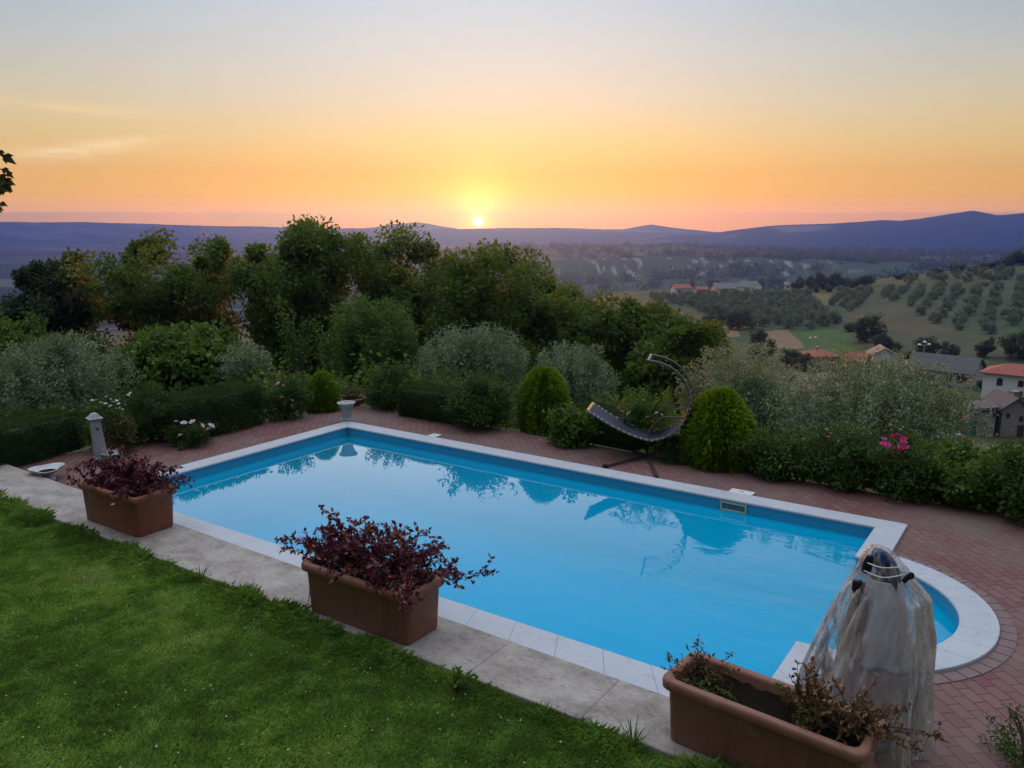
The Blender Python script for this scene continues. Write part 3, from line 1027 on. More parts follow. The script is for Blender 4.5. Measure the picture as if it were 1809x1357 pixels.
# paving with the pool cut out
OUT = [q for p, q in ring]
du0, dn1 = -15.0, 13.02
outer = [(-14.85, 5.85), (7.5, 5.85), (7.5, 13.0), (-0.2, 12.98), (-6, 12.97), (-12.5, 13.10), (-13.05, 12.6), (-13.7, 10.2), (-14.35, 7.9)]
hole = []
for i in range(len(OUT)):
    p, q = OUT[i], OUT[(i + 1) % len(OUT)]
    hole.append(p)
# pull the hole under the coping
cen = (UL + 5, CN)


def pull(i):
    a, A = ring[i]
    return (A[0] + (a[0] - A[0]) * 0.35, A[1] + (a[1] - A[1]) * 0.35)


hole = [pull(i) for i in range(len(ring))]
vs = [Vector(p) for p in outer + hole]
no, nh = len(outer), len(hole)
es = [(i, (i + 1) % no) for i in range(no)] + [(no + i, no + (i + 1) % nh) for i in range(nh)]
res = delaunay_2d_cdt(vs, es, [], 1, 1e-6)
fs = []
for f in res[2]:
    cx_ = sum(res[0][i][0] for i in f) / len(f)
    cy_ = sum(res[0][i][1] for i in f) / len(f)
    if not inpoly(np.array([cx_]), np.array([cy_]), hole)[0]:
        fs.append(tuple(f))
mb = MB()
mb.add([(p[0], p[1], DECK_Z) for p in res[0]], fs)
mb.add([(p[0], p[1], DECK_Z) for p in outer] + [(p[0], p[1], -0.5) for p in outer], [(i, (i + 1) % no, no + (i + 1) % no, no + i) for i in range(no)])
tag(mb.build('paving', M['paving'], None, rotz=PA), kind='structure')

# travertine kerb wall
mb = MB()
fe = lambda u: 5.81 + max(-3.0, -4.1 - u) * 0.0255
mb.prism([(-18, 5.215), (9, 5.215), (9, fe(9)), (-18, fe(-18))], -0.5, KERB_Z)
kb = mb.build('stone_edging', M['travertine'], None, rotz=PA, bevel=0.012)
tag(kb, 'long low edging wall of pale pitted travertine between lawn and pool', 'edging wall')

# lawn
u_, v_ = np.meshgrid(np.linspace(-19, 6, 160), np.linspace(-6, 5.214, 80))
zz = LAWN_Z - 0.045 + 0.05 * fbm(u_ / 1.3, v_ / 1.3, 71, 3) - 0.03
nu, nv = u_.shape[1], u_.shape[0]
I = np.arange(nu * nv).reshape(nv, nu)
F = np.stack([I[:-1, :-1], I[:-1, 1:], I[1:, 1:], I[1:, :-1]], -1).reshape(-1, 4)
tag(link('lawn', npmesh('lawn', np.stack([u_.ravel(), v_.ravel(), zz.ravel()], 1), F, smooth=True), M['lawn_soil'], None, (0, 0, 0), PA), kind='structure')

RNG = np.random.default_rng(7)


def unit(v):
    return v / np.maximum(np.linalg.norm(v, axis=1, keepdims=True), 1e-9)


def leafquads(P, D, N, L, W, curl=0.15):
    """diamond leaves: P base, D direction, N normal"""
    D = unit(D)
    Sd = unit(np.cross(D, N))
    Nn = np.cross(Sd, D)
    L = np.broadcast_to(np.asarray(L, float), (len(P),))[:, None]
    W = np.broadcast_to(np.asarray(W, float), (len(P),))[:, None]
    m_ = P + D * L * 0.45
    V = np.stack([P, m_ + Sd * W / 2 + Nn * L * curl * 0.5, P + D * L - Nn * L * curl * 0.5, m_ - Sd * W / 2 + Nn * L * curl * 0.5], 1).reshape(-1, 3)
    F = np.arange(len(P) * 4, dtype=np.int32).reshape(-1, 4)
    return V, F


def grass():
    n_ = 430000
    # denser towards the kerb where blades stand taller
    pts = []
    u = RNG.uniform(-15.5, -0.5, n_)
    v = 5.2 - RNG.uniform(0, 1, n_) ** 1.1 * 4.6
    P = np.stack([u * UX + v * NX, u * UY + v * NY], 1)
    # keep what the photograph can see, with a margin
    Yc = P[:, 1]
    dz = CAMZ - 0.05
    yc = CP * Yc + SP * dz
    zc_ = SP * Yc - CP * dz
    ok = (Yc > 2.0) & (np.abs(P[:, 0] / yc) < 0.80) & (-zc_ / yc < 0.62)
    u, v, P = u[ok], v[ok], P[ok]
    k = len(u)
    clump = fbm(u * 4.2, v * 4.2, 81, 3)
    edge = np.clip((v - 4.80) / 0.36, 0, 1) * np.clip((fbm(u * 2.3, v * 1.2, 85, 3) - 0.30) * 2.4, 0.12, 1.0)
    L = 0.026 + 0.075 * np.clip(clump - .2, 0, 1) * RNG.uniform(0.4, 1.4, k) + 0.17 * edge * RNG.uniform(0.1, 1.0, k)
    Wd = RNG.uniform(0.005, 0.011, k) + 0.002 * edge
    a = RNG.uniform(0, 2 * np.pi, k)
    lean = RNG.uniform(0.15, 0.95, k)
    D = np.stack([np.cos(a) * lean, np.sin(a) * lean, np.ones(k)], 1)
    gz = LAWN_Z - 0.045 + 0.05 * fbm(u / 1.3, v / 1.3, 71, 3) - 0.03
    B = np.stack([P[:, 0], P[:, 1], gz], 1)
    N = np.stack([-np.sin(a), np.cos(a), np.zeros(k)], 1)
    N = np.cross(unit(D), N)
    Sd = unit(np.cross(unit(D), N)) * (Wd / 2)[:, None]
    Du = unit(D)
    bend = np.stack([np.cos(a), np.sin(a), -0.6 * np.ones(k)], 1) * (L * 0.28)[:, None]
    mid = B + Du * (L * 0.6)[:, None]
    tip = B + Du * L[:, None] + bend
    V = np.stack([B - Sd, B + Sd, mid + Sd * 0.8, tip, mid - Sd * 0.8], 1).reshape(-1, 3)
    F = np.arange(k * 5, dtype=np.int32).reshape(-1, 5)
    tone = np.clip(0.34 - 0.16 * np.clip((v - 4.2) / 1.0, 0, 1) + (fbm(u * 0.9, v * 0.9, 91, 3) - 0.5) * 1.1 + (fbm(u * 7, v * 7, 95, 3) - 0.5) * 1.1 + RNG.normal(0, 0.20, k) - edge * 0.05, 0, 0.93)
    pale = RNG.uniform(0, 1, k)
    tone = np.where(pale > 0.994, 0.98, tone)
    # clover heads and dry specks
    nc = 420
    ok2 = RNG.integers(0, k, nc)
    c0 = B[ok2] + np.array([0, 0, 0.045])
    aa = RNG.uniform(0, 6.28, nc)
    rr = RNG.uniform(0.006, 0.011, nc)
    offs = [np.stack([np.cos(aa + q) * rr, np.sin(aa + q) * rr, np.full(nc, 0.004) * (q % 2)], 1) for q in (0, 1.257, 2.513, 3.77, 5.027)]
    V2 = np.stack([c0 + o_ for o_ in offs], 1).reshape(-1, 3)
    F2 = np.arange(nc * 5, dtype=np.int32).reshape(-1, 5) + len(V)
    me = npmesh('grass', np.concatenate([V, V2]), np.concatenate([F, F2]), tone=np.concatenate([tone, np.ones(nc)]))
    tag(link('grass', me, M['grass_blade']), 'short green grass of the lawn, longer along the edging', 'grass', kind='stuff')


grass()


# ------------------------------------------------------------------ vegetation builders
def rdir(n, rng):
    return unit(rng.normal(size=(n, 3)))


def clumps_mesh(name, rng, centres, rad, per, leaf, aspect=0.5, up=0.45, hang=0.15, jitter=0.5, tonebase=None, outward=None):
    """leaf cloud: many small leaves round each clump centre"""
    n = len(centres)
    rad = np.broadcast_to(np.asarray(rad, float), (n,))
    per = np.broadcast_to(np.asarray(per, int), (n,))
    idx = np.repeat(np.arange(n), per)
    k = len(idx)
    dv = rdir(k, rng)
    rr = rng.uniform(0, 1, k) ** 0.62
    P = centres[idx] + dv * (rad[idx] * rr)[:, None] * np.array([1, 1, 0.85])
    D = unit(dv + rdir(k, rng) * 0.9 + np.array([0, 0, -hang]))
    N = unit(rdir(k, rng) * 0.8 + np.array([0, 0, up]) + dv * 0.3)
    L = leaf * rng.uniform(0.6, 1.35, k)
    V, F = leafquads(P, D, N, L, L * aspect)
    ct = rng.normal(0, 0.16, n) if tonebase is None else tonebase + rng.normal(0, 0.10, n)
    tone = np.clip(0.46 + ct[idx] + rng.normal(0, 0.15, k), 0, 1)
    return npmesh(name, V, F, tone=tone)


def ell_clumps(rng, n, R, zc, lump=0.35, shell=0.45, cut=-0.75, top=1.0):
    """clump centres filling an uneven ellipsoid (rx, ry, rz) centred at height zc"""
    dv = rdir(n * 3, rng)
    dv = dv[dv[:, 2] > cut][:n]
    s1 = rng.uniform(0, 50)
    lobes = rdir(9, rng)
    lb = np.max(np.clip(dv @ lobes.T, 0, 1) ** 6, axis=1)
    r = (1 - lump) + lump * lb * 1.25
    fill = rng.uniform(shell, 1.0, len(dv)) ** 0.6
    return dv * (r * fill)[:, None] * np.array(R) + np.array([0, 0, zc])


def woody(rng, H, zc, centres, r0, nlimb, lean=0.06, fork=0.35, seg=6):
    """tapered trunk, bent limbs running out to clump centres"""
    mb = MB()
    top = Vector((rng.normal(0, lean * H), rng.normal(0, lean * H), zc))
    T = catmull([(0, 0, -0.4), (top.x * 0.15, top.y * 0.15, zc * 0.35), (top.x * 0.6, top.y * 0.6, zc * 0.72), tuple(top)], 4)
    k = len(T)
    mb.tube(T, [r0 * (1.25 if i == 0 else 1 - 0.6 * i / k) for i in range(k)], seg + 2)
    pick = rng.choice(len(centres), min(nlimb, len(centres)), replace=False)
    for q in pick:
        e = Vector(centres[q])
        f = rng.uniform(fork, 0.95)
        s_ = T[min(int(f * (k - 1)), k - 1)]
        mid = s_.lerp(e, 0.5) + Vector((rng.normal(0, 0.05 * H), rng.normal(0, 0.05 * H), 0.04 * H))
        r1 = r0 * rng.uniform(0.22, 0.42)
        mb.tube(catmull([s_, mid, e], 3), [r1 * (1 - 0.8 * i / 6) for i in range(7)], 5, cap=False)
        for _ in range(2):
            e2 = Vector(centres[rng.integers(len(centres))])
            if (e2 - mid).length < 0.45 * H:
                mb.tube([mid, mid.lerp(e2, 0.5) + Vector((0, 0, 0.03 * H)), e2], [r1 * 0.5, r1 * 0.32, r1 * 0.1], 4, cap=False)
    return mb


def tree(name, label, cat, seed, base, H, R, zc, leafmat, nclump, crad, per, leaf, aspect=0.5, trunk=0.16, limbs=14, bark='bark',
         lump=0.4, shell=0.4, cut=-0.7, group=None, up=0.45, hang=0.15, extra=None, tone=0.0):
    rng = np.random.default_rng(seed)
    C = ell_clumps(rng, nclump, R, zc, lump, shell, cut)
    if extra is not None:
        C = np.concatenate([C, extra])
    root = empty(name, base, rng.uniform(0, 0.2))
    tag(root, label, cat, group)
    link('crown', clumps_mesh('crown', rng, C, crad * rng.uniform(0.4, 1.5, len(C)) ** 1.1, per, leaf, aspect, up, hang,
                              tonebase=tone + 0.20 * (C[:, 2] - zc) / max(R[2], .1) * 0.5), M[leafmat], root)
    woody(rng, H, zc, C, trunk, limbs).build('trunk', M[bark], root, smooth=True)
    return root


def place(px, ytop, dist, back=0.0):
    """foot of a plant at a distance along a pixel column, and the height its top has there"""
    p = pt(px, ytop, dist)
    g = hz(p.x, p.y)
    return Vector((p.x, p.y, g)), p.z - g


def wpx(px, dist):
    return px * dist / F0


# ---------------------------------------------------------------- tall trees on the slope beyond the garden
TALL = [
    # px, top, dist, width px, label, leaf material
    (102, 432, 47, 120, 'narrow dark tree at the far left, standing apart from the row', 'dark_leaf', 0.55),
    (315, 404, 43, 240, 'broad dark tree with open crown, second from the left in the row', 'oak_leaf', 0.75),
    (528, 388, 39, 210, 'tallest tree of the row, its leafy tip above the horizon', 'oak_leaf', 0.8),
    (690, 398, 41, 200, 'tall broad tree left of the setting sun', 'oak_leaf', 0.8),
    (862, 432, 38, 210, 'spreading olive brown tree directly below the setting sun', 'oak_leaf', 0.8),
    (1015, 503, 43, 150, 'lower green tree right of the one below the sun', 'oak_leaf', 0.8),
    (1122, 520, 40, 125, 'rounded tree with twin tops, behind the hammock chair', 'oak_leaf', 0.8),
    (1215, 556, 37, 150, 'low rounded tree at the right end of the row', 'oak_leaf', 0.85),
]
for i, (px, yt, dist, wp_, lab, lm, asp) in enumerate(TALL):
    b_, H_ = place(px, yt + 24, dist)
    w = wpx(wp_, dist) / 2 * 1.30
    rz = H_ * 0.47
    rngx = np.random.default_rng(900 + i)
    # ragged leaders that break the outline at the top
    ex = np.stack([rngx.normal(0, w * 0.5, 30), rngx.normal(0, w * 0.45, 30), H_ * rngx.uniform(0.80, 1.03, 30)], 1)
    ex[:, 2] -= (np.abs(ex[:, 0]) / w) ** 1.6 * H_ * 0.16
    tree('broadleaf_tree' if lm == 'oak_leaf' else 'narrow_tree', lab, 'tree', 100 + i, b_, H_, (w * 1.02, w * 0.95, rz), H_ * 0.54, lm,
         115, 0.78 if w > 2.6 else 0.60, 340, 0.20, 0.6, 0.17, 24, lump=0.55, shell=0.5, cut=-0.95, extra=ex,
         group='trees in a row beyond the garden', tone=-0.04 + 0.02 * (i % 3))

# pale leafless sapling in front of the row
b_, H_ = place(520, 548, 33)
rngx = np.random.default_rng(77)
root = empty('bare_sapling', b_)
tag(root, 'slender pale grey sapling trunk with few leaves, in front of the dark trees', 'tree')
mb = MB()
Hs = H_
mb.tube(catmull([(0.02, 0, 0), (0.03, 0, Hs * .35), (-.03, 0, Hs * .7), (-.08, 0, Hs)], 4), [0.065, .06, .055, .052, .05, .048, .045, .04, .034, .028, .02, .014, .008], 8)
cs_ = []
for k in range(9):
    z0 = Hs * rngx.uniform(.42, .8)
    s_ = 1 if k % 2 else -1
    ln = rngx.uniform(.35, .9)
    e = (s_ * ln * rngx.uniform(.3, .8), rngx.normal(0, .35), z0 + ln * rngx.uniform(.9, 1.7))
    mb.tube(catmull([(0, 0, z0), (e[0] * .35 + rngx.normal(0, .05), e[1] * .4, z0 + ln * .35), (e[0] * .8, e[1] * .8 + rngx.normal(0, .05), z0 + ln * .9), e], 3), [.022, .020, .018, .016, .014, .012, .010, .008, .006, .004], 5)
    cs_.append(e)
    cs_.append((e[0] * .6, e[1] * .6, (e[2] + z0) / 2 + .2))
mb.build('trunk', M['pale_bark'], root, smooth=True)
link('crown', clumps_mesh('crown', rngx, np.array(cs_), .42, 60, .13, .5), M['oak_leaf'], root)

# ---------------------------------------------------------------- middle row: olives, fig, almond and bushes
MID = [
    # name, cat, px, top, dist, width, leafmat, label, leaf, aspect, clumpr, per, nclump
    ('green_bush', 'bush', 12, 548, 31, 130, 'green_leaf', 'green bush at the left edge, above the silvery olive', .13, .6, .45, 110, 90, 'bark'),
    ('olive_tree', 'olive tree', 95, 592, 23.5, 230, 'olive_leaf', 'silvery olive tree at the left edge, behind the clipped hedge', .095, .26, .36, 150, 190, 'bark'),
    ('fig_tree', 'fig tree', 318, 566, 25, 235, 'green_leaf', 'broad leaved green tree behind the juniper hedge on the left', .17, .72, .42, 75, 130, 'bark'),
    ('olive_tree', 'olive tree', 432, 618, 23, 70, 'olive_leaf', 'small narrow silvery shrub right of the broad leaved tree', .09, .26, .26, 110, 60, 'bark'),
    ('almond_tree', 'almond tree', 650, 522, 25.5, 178, 'almond_leaf', 'mid green tree with upright shoots, behind the terracotta bowl', .125, .34, .36, 110, 150, 'bark'),
    ('olive_tree', 'olive tree', 838, 572, 21.5, 200, 'olive_leaf', 'large silvery olive tree left of the middle conifer', .085, .26, .33, 160, 190, 'bark'),
    ('olive_tree', 'olive tree', 1012, 606, 22.5, 150, 'olive_leaf', 'smaller silvery olive tree behind the middle conifer', .085, .26, .30, 150, 130, 'bark'),
    ('olive_tree', 'olive tree', 1310, 608, 18.5, 215, 'olive_leaf', 'silvery olive tree behind the largest conifer', .080, .26, .30, 160, 200, 'bark'),
    ('olive_tree', 'olive tree', 1550, 624, 17.0, 345, 'olive_leaf', 'wide open olive tree in front of the village houses', .075, .28, .27, 115, 250, 'bark'),
    ('olive_bush', 'olive bush', 1712, 786, 19.5, 190, 'olive_leaf', 'low olive bush below the brown stone house', .08, .3, .27, 120, 80, 'bark'),
    ('green_bush', 'bush', 1800, 800, 17.5, 120, 'green_leaf', 'green bush at the right edge, below the brown stone house', .09, .5, .27, 130, 70, 'bark'),
]
for i, (nm, cat, px, yt, dist, wp_, lm, lab, leaf, asp, cr, per, nc, bk) in enumerate(MID):
    b_, H_ = place(px, yt, dist)
    w = wpx(wp_, dist) / 2
    rngx = np.random.default_rng(700 + i)
    ns = int(60 + wp_ * 0.35)
    # upright shoots at the top of the crown
    a_ = rngx.uniform(0, 6.28, ns)
    q_ = np.sqrt(rngx.uniform(0, 1, ns)) * w * 0.92
    ex = []
    lo_ = max(0.30, 1 - 1.6 * w / H_)
    for k in range(ns):
        zb = H_ * (lo_ + (0.90 - lo_) * math.sqrt(max(0, 1 - (q_[k] / w) ** 2)))
        ln = rngx.uniform(0.25, 1.0) * (1.35 if nm in ('almond_tree', 'olive_tree') else 0.5)
        for s_ in range(5):
            ex.append((math.cos(a_[k]) * (q_[k] + 0.10 * ln * s_ / 4 * (1 + q_[k] / w)), math.sin(a_[k]) * (q_[k] + 0.1 * ln * s_ / 4), zb + ln * (s_ / 4 - .75)))
    ex = np.array(ex)
    rngt = np.random.default_rng(300 + i)
    root = empty(nm, b_)
    tag(root, lab, cat, 'olives at the garden edge' if nm == 'olive_tree' else None)
    rz = min(H_ * 0.46, w * 1.25)
    rz *= .93
    zc = H_ - rz * 1.16
    C = ell_clumps(rngt, nc, (w * 1.04, w * 0.9, rz), zc, 0.55, 0.35, -0.95)
    lowc = ell_clumps(rngt, nc // 3, (w * 0.85, w * 0.75, max(zc * 0.6, .3)), max(zc * .55, .3), 0.3, .3, -0.9)
    CC = np.concatenate([C, lowc])
    m1 = clumps_mesh('crown', rngt, np.concatenate([CC, ex]),
                     np.concatenate([cr * rngt.uniform(.6, 1.25, len(CC)), np.full(len(ex), cr * 0.36)]),
                     np.concatenate([np.full(len(CC), per), np.full(len(ex), max(10, per // 9))]).astype(int),
                     leaf, asp, 0.35, -0.35 if nm in ('almond_tree', 'olive_tree') else 0.2,
                     tonebase=np.concatenate([rngt.normal(-.04, .12, len(CC)), np.full(len(ex), .24)]))
    link('crown', m1, M[lm], root)
    woody(rngt, H_, zc, C, 0.10 if nm != 'green_bush' else 0.05, 12).build('trunk', M[bk], root, smooth=True)


# ---------------------------------------------------------------- undergrowth on the slope
def undergrowth():
    rng = np.random.default_rng(5)
    n_ = 2300
    a = rng.uniform(-0.75, 0.75, n_)
    r = rng.uniform(17, 78, n_)
    x, y = r * np.sin(a), r * np.cos(a)
    u, v = x * UX + y * UY, x * NX + y * NY
    ok = (v > 14.2) | (u < -16.6)
    x, y, r = x[ok], y[ok], r[ok]
    z = height(x, y)
    s = rng.uniform(0.5, 1.5, len(x)) * np.interp(r, [17, 30, 50, 78], [0.55, 1.1, 1.9, 2.1])
    C, rad, per = [], [], []
    for i in range(len(x)):
        for k in range(3):
            C.append((x[i] + rng.normal(0, .6 * s[i]), y[i] + rng.normal(0, .6 * s[i]), z[i] + s[i] * rng.uniform(.1, .9)))
            rad.append(.62 * s[i])
            per.append(42)
    me = clumps_mesh('undergrowth', rng, np.array(C), np.array(rad), np.array(per), 0.17, .55)
    tag(link('undergrowth', me, M['oak_leaf']), 'mixed bushy undergrowth covering the slope below the garden', 'undergrowth', kind='stuff')


undergrowth()


# ---------------------------------------------------------------- plants round the paving
def rose_mesh(name, r, rng):
    """a rosette of cupped petals"""
    V, F = [], []
    for ringi, (cnt, rad, tilt, z) in enumerate(((3, .30, 1.25, .32), (5, .55, 0.95, .18), (7, .85, 0.5, 0.04))):
        for i in range(cnt):
            a = 2 * math.pi * (i + 0.4 * ringi) / cnt + rng.normal(0, .1)
            ca, sa = math.cos(a), math.sin(a)
            wd = 1.5 * rad / cnt * 2.0
            o = len(V)
            pr = [(0.12, -.5), (0.12, .5), (rad * .75, .95), (rad, .4), (rad, -.4), (rad * .75, -.95)]
            for q, s_ in pr:
                zz = z + (q - .12) * math.tan(tilt) * .45
                V.append(((ca * q - sa * s_ * wd * .6) * r, (sa * q + ca * s_ * wd * .6) * r, zz * r))
            F.append(tuple(range(o, o + 6)))
    me = bpy.data.meshes.new(name)
    me.from_pydata(V, [], F)
    me.update()
    return me


ROSES = {}


def flowers(root, pts, mat, r, rng):
    key = (mat, round(r, 3))
    if key not in ROSES:
        ROSES[key] = rose_mesh('flower', r, rng)
        ROSES[key].materials.append(M[mat])
    for p in pts:
        o = bpy.data.objects.new('flower', ROSES[key])
        COL.objects.link(o)
        o.parent = root
        o.location = p
        o.rotation_euler = (rng.uniform(-.5, 1.1), rng.uniform(-.5, .5), rng.uniform(0, 6))
        s_ = rng.uniform(.75, 1.15)
        o.scale = (s_, s_, s_)


def foot(px0, px1, ybot, depthfac=0.5):
    """centre of a plant whose front foot is seen at row ybot"""
    g = at((px0 + px1) / 2, ybot)
    dist = math.hypot(g.x, g.y)
    w = (px1 - px0) * dist / F0 / math.cos(math.atan(((px0 + px1) / 2 - CX) / F0))
    k = (dist + w * depthfac) / dist
    return Vector((g.x * k, g.y * k, 0)), w, dist * k


def shrub(name, label, cat, px0, px1, ytop, ybot, leafmat, leaf, aspect, nclump, crad, per, seed, group=None, fl=None, depth=0.45, lump=.3, spikes=0, hang=0.1):
    b_, w, dist = foot(px0, px1, ybot, depth)
    H_ = pt((px0 + px1) / 2, ytop, dist).z
    g = -0.05
    b_.z = g
    H_ -= g
    rng = np.random.default_rng(seed)
    root = empty(name, b_)
    tag(root, label, cat, group)
    rx = w / 2
    C = ell_clumps(rng, nclump, (rx * .95, rx * .85 if depth < .6 else rx * 1.1, H_ * .54), H_ * .46, lump, .35, -.98)
    C[:, 2] = np.maximum(C[:, 2], 0.06)
    rad = crad * rng.uniform(.6, 1.3, len(C))
    pr = np.full(len(C), per)
    if spikes:
        ex = []
        for k in range(spikes):
            a, q = rng.uniform(0, 6.28), rx * math.sqrt(rng.uniform(0, .9))
            zb = H_ * (.5 + .45 * math.sqrt(max(0, 1 - (q / rx) ** 2)))
            for s_ in range(4):
                ex.append((math.cos(a) * q * (1 + .1 * s_), math.sin(a) * q * (1 + .1 * s_), zb + s_ * .05 * H_))
        C = np.concatenate([C, np.array(ex)])
        rad = np.concatenate([rad, np.full(len(ex), crad * .35)])
        pr = np.concatenate([pr, np.full(len(ex), max(6, per // 8))])
    link('foliage', clumps_mesh('foliage', rng, C, rad, pr, leaf, aspect, .45, hang), M[leafmat], root)
    mb = MB()
    for k in range(7):
        e = C[rng.integers(len(C))]
        mb.tube(catmull([(0, 0, -.02), (e[0] * .3, e[1] * .3, e[2] * .6), tuple(e)], 3), [.018, .016, .014, .012, .01, .007, .004], 5)
    mb.build('stem', M['twig'], root, smooth=True)
    if fl:
        toward = Vector((-b_.x, -b_.y, 0)).normalized()
        for mat, r, cnt, pix in fl:
            pts = []
            if pix:
                for (fx, fy) in pix:
                    # seen on the near side of the bush, at its own depth
                    q = pt(fx, fy, dist - rx * rng.uniform(.55, .85))
                    pts.append(tuple(q - Vector(b_)))
            else:
                cand = C[rng.permutation(len(C))]
                for c_ in cand:
                    dv = Vector((c_[0] / rx, c_[1] / rx, (c_[2] - H_ * .45) / (H_ * .55)))
                    if dv.length > .62 and (dv.dot(toward) > .1 or dv.z > .5):
                        pts.append((c_[0] * 1.06, c_[1] * 1.06, c_[2] * 1.04 + .03))
                    if len(pts) >= cnt: break
            flowers(root, pts, mat, r, rng)
    return root


def clipped_hedge(name, label, A, B, depth, hgt, leafmat, seed, dens=2600, leaf=.045, group=None, rough=.03):
    """box hedge between two front foot points"""
    A, B = Vector(A), Vector(B)
    L = (B - A).length
    ang_ = math.atan2(B.y - A.y, B.x - A.x)
    rng = np.random.default_rng(seed)
    root = empty(name, A, ang_)
    tag(root, label, 'hedge', group)
    # box: x 0..L, y 0..depth (away), z 0..hgt ; rounded edges
    areas = [('f', L * hgt), ('t', L * depth), ('l', depth * hgt), ('r', depth * hgt), ('b', L * hgt * .5)]
    P, Nn = [], []
    for s_, ar in areas:
        k = int(ar * dens)
        a, b = rng.uniform(0, 1, k), rng.uniform(0, 1, k)
        if s_ == 'f': q = np.stack([a * L, 0 * a, b * hgt], 1); nn = (0, -1, 0)
        if s_ == 'b': q = np.stack([a * L, depth + 0 * a, (.5 + .5 * b) * hgt], 1); nn = (0, 1, 0)
        if s_ == 't': q = np.stack([a * L, b * depth, hgt + 0 * a], 1); nn = (0, 0, 1)
        if s_ == 'l': q = np.stack([0 * a, a * depth, b * hgt], 1); nn = (-1, 0, 0)
        if s_ == 'r': q = np.stack([L + 0 * a, a * depth, b * hgt], 1); nn = (1, 0, 0)
        P.append(q)
        Nn.append(np.tile(nn, (k, 1)))
    P, Nn = np.concatenate(P), np.concatenate(Nn).astype(float)
    k = len(P)
    bumpn = (fbm(P[:, 0] * 3.1 + P[:, 2] * 2, P[:, 1] * 3.1 + P[:, 2] * 1.7, seed, 3) - .5) * 4 * rough
    # round the corners
    c0 = np.array([L / 2, depth / 2, hgt / 2])
    hs = np.array([L / 2, depth / 2, hgt / 2])
    rel = (P - c0)
    inn = np.clip(rel, -(hs - .10), hs - .10)
    off = rel - inn
    off = unit(off) * .10
    P = c0 + inn + off * (1 + 0)
    P = P + Nn * (bumpn + rng.normal(0, rough * .6, k))[:, None]
    P[:, 2] = np.maximum(P[:, 2], 0.01)
    D = unit(Nn + rdir(k, rng) * .8 + np.array([0, 0, .35]))
    N = unit(rdir(k, rng) + Nn * .4)
    Lf = leaf * rng.uniform(.6, 1.4, k)
    V, F = leafquads(P, D, N, Lf, Lf * .42)
    tone = np.clip(.45 + rng.normal(0, .16, k) + bumpn * 4, 0, 1)
    # inner mass of twigs and leaves
    i0 = .055
    core = np.array([(i0, i0, 0), (L - i0, i0, 0), (L - i0, depth - i0, 0), (i0, depth - i0, 0),
                     (i0 + .05, i0 + .05, hgt - .07), (L - i0 - .05, i0 + .05, hgt - .07), (L - i0 - .05, depth - i0 - .05, hgt - .07), (i0 + .05, depth - i0 - .05, hgt - .07)], float)
    cf = np.array([(4, 5, 6, 7), (0, 1, 5, 4), (1, 2, 6, 5), (2, 3, 7, 6), (3, 0, 4, 7)]) + len(V)
    me = npmesh('foliage', np.concatenate([V, core]), np.concatenate([F, cf]), tone=np.concatenate([tone, np.full(5, .2)]))
    link('foliage', me, M[leafmat], root)
    mb = MB()
    for q in np.arange(.3, L, .6):
        mb = MB()
        mb.tube([(q, depth / 2, -.05), (q + .02, depth / 2, hgt * .5)], [.02, .012], 5)
        mb.build('stem', M['twig'], root)
    return root


def thuja(label, px0, px1, ytop, ybot, seed, n_=9000, pointed=.55):
    b_, w, dist = foot(px0, px1, ybot, .5)
    H_ = pt((px0 + px1) / 2, ytop, dist).z
    rng = np.random.default_rng(seed)
    root = empty('golden_conifer', b_)
    tag(root, label, 'conifer', 'golden conifers by the paving')
    rx = w / 2 * .95

    def prof(h):  # radius at relative height
        return np.where(h < .34, .86 + .14 * np.sin(h / .34 * np.pi / 2), np.power(np.clip(1 - ((h - .34) / .66) ** (2.0 + 0 * h), 0, 1), pointed))
    h = rng.uniform(0, 1, n_ * 2)
    keep = rng.uniform(0, 1, n_ * 2) < prof(h) + .15
    h = h[keep][:n_]
    k = len(h)
    a = rng.uniform(0, 2 * np.pi, k)
    strand = fbm(a * 7.5 + h * .8, h * 2.4, seed, 3)
    r = rx * prof(h) * (1 + (strand - .5) * .42) * rng.uniform(.90, 1.03, k)
    P = np.stack([np.cos(a) * r, np.sin(a) * r, h * H_ * .97], 1)
    out = np.stack([np.cos(a), np.sin(a), np.zeros(k)], 1)
    droop = rng.uniform(-1.1, .5, k)[:, None]
    D = unit(out * .55 + np.array([0, 0, 1]) * (droop + np.clip((h - .78) * 6, 0, 1.4)[:, None]) + rdir(k, rng) * .28)
    tang = np.stack([-np.sin(a), np.cos(a), np.zeros(k)], 1)
    N = unit(tang + rdir(k, rng) * .6 + out * .5)
    Lf = rng.uniform(.05, .14, k) * (.75 + w * .3)
    V, F = leafquads(P, D, N, Lf, Lf * .26)
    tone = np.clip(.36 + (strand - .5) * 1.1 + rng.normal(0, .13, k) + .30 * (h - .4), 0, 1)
    # inner mass
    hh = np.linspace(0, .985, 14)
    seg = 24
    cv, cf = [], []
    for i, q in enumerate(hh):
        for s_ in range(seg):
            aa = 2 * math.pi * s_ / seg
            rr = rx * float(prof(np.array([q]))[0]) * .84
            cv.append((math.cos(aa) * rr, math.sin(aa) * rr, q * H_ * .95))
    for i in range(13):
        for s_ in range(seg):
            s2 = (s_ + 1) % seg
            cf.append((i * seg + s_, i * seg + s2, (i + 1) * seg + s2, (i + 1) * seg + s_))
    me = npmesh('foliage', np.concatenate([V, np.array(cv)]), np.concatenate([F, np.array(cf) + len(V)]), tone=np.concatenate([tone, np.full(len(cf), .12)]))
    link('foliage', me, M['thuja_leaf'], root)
    mb = MB()
    mb.tube([(0, 0, -.05), (0, 0, H_ * .3)], [.05, .04], 8)
    mb.build('stem', M['twig'], root)
    return root


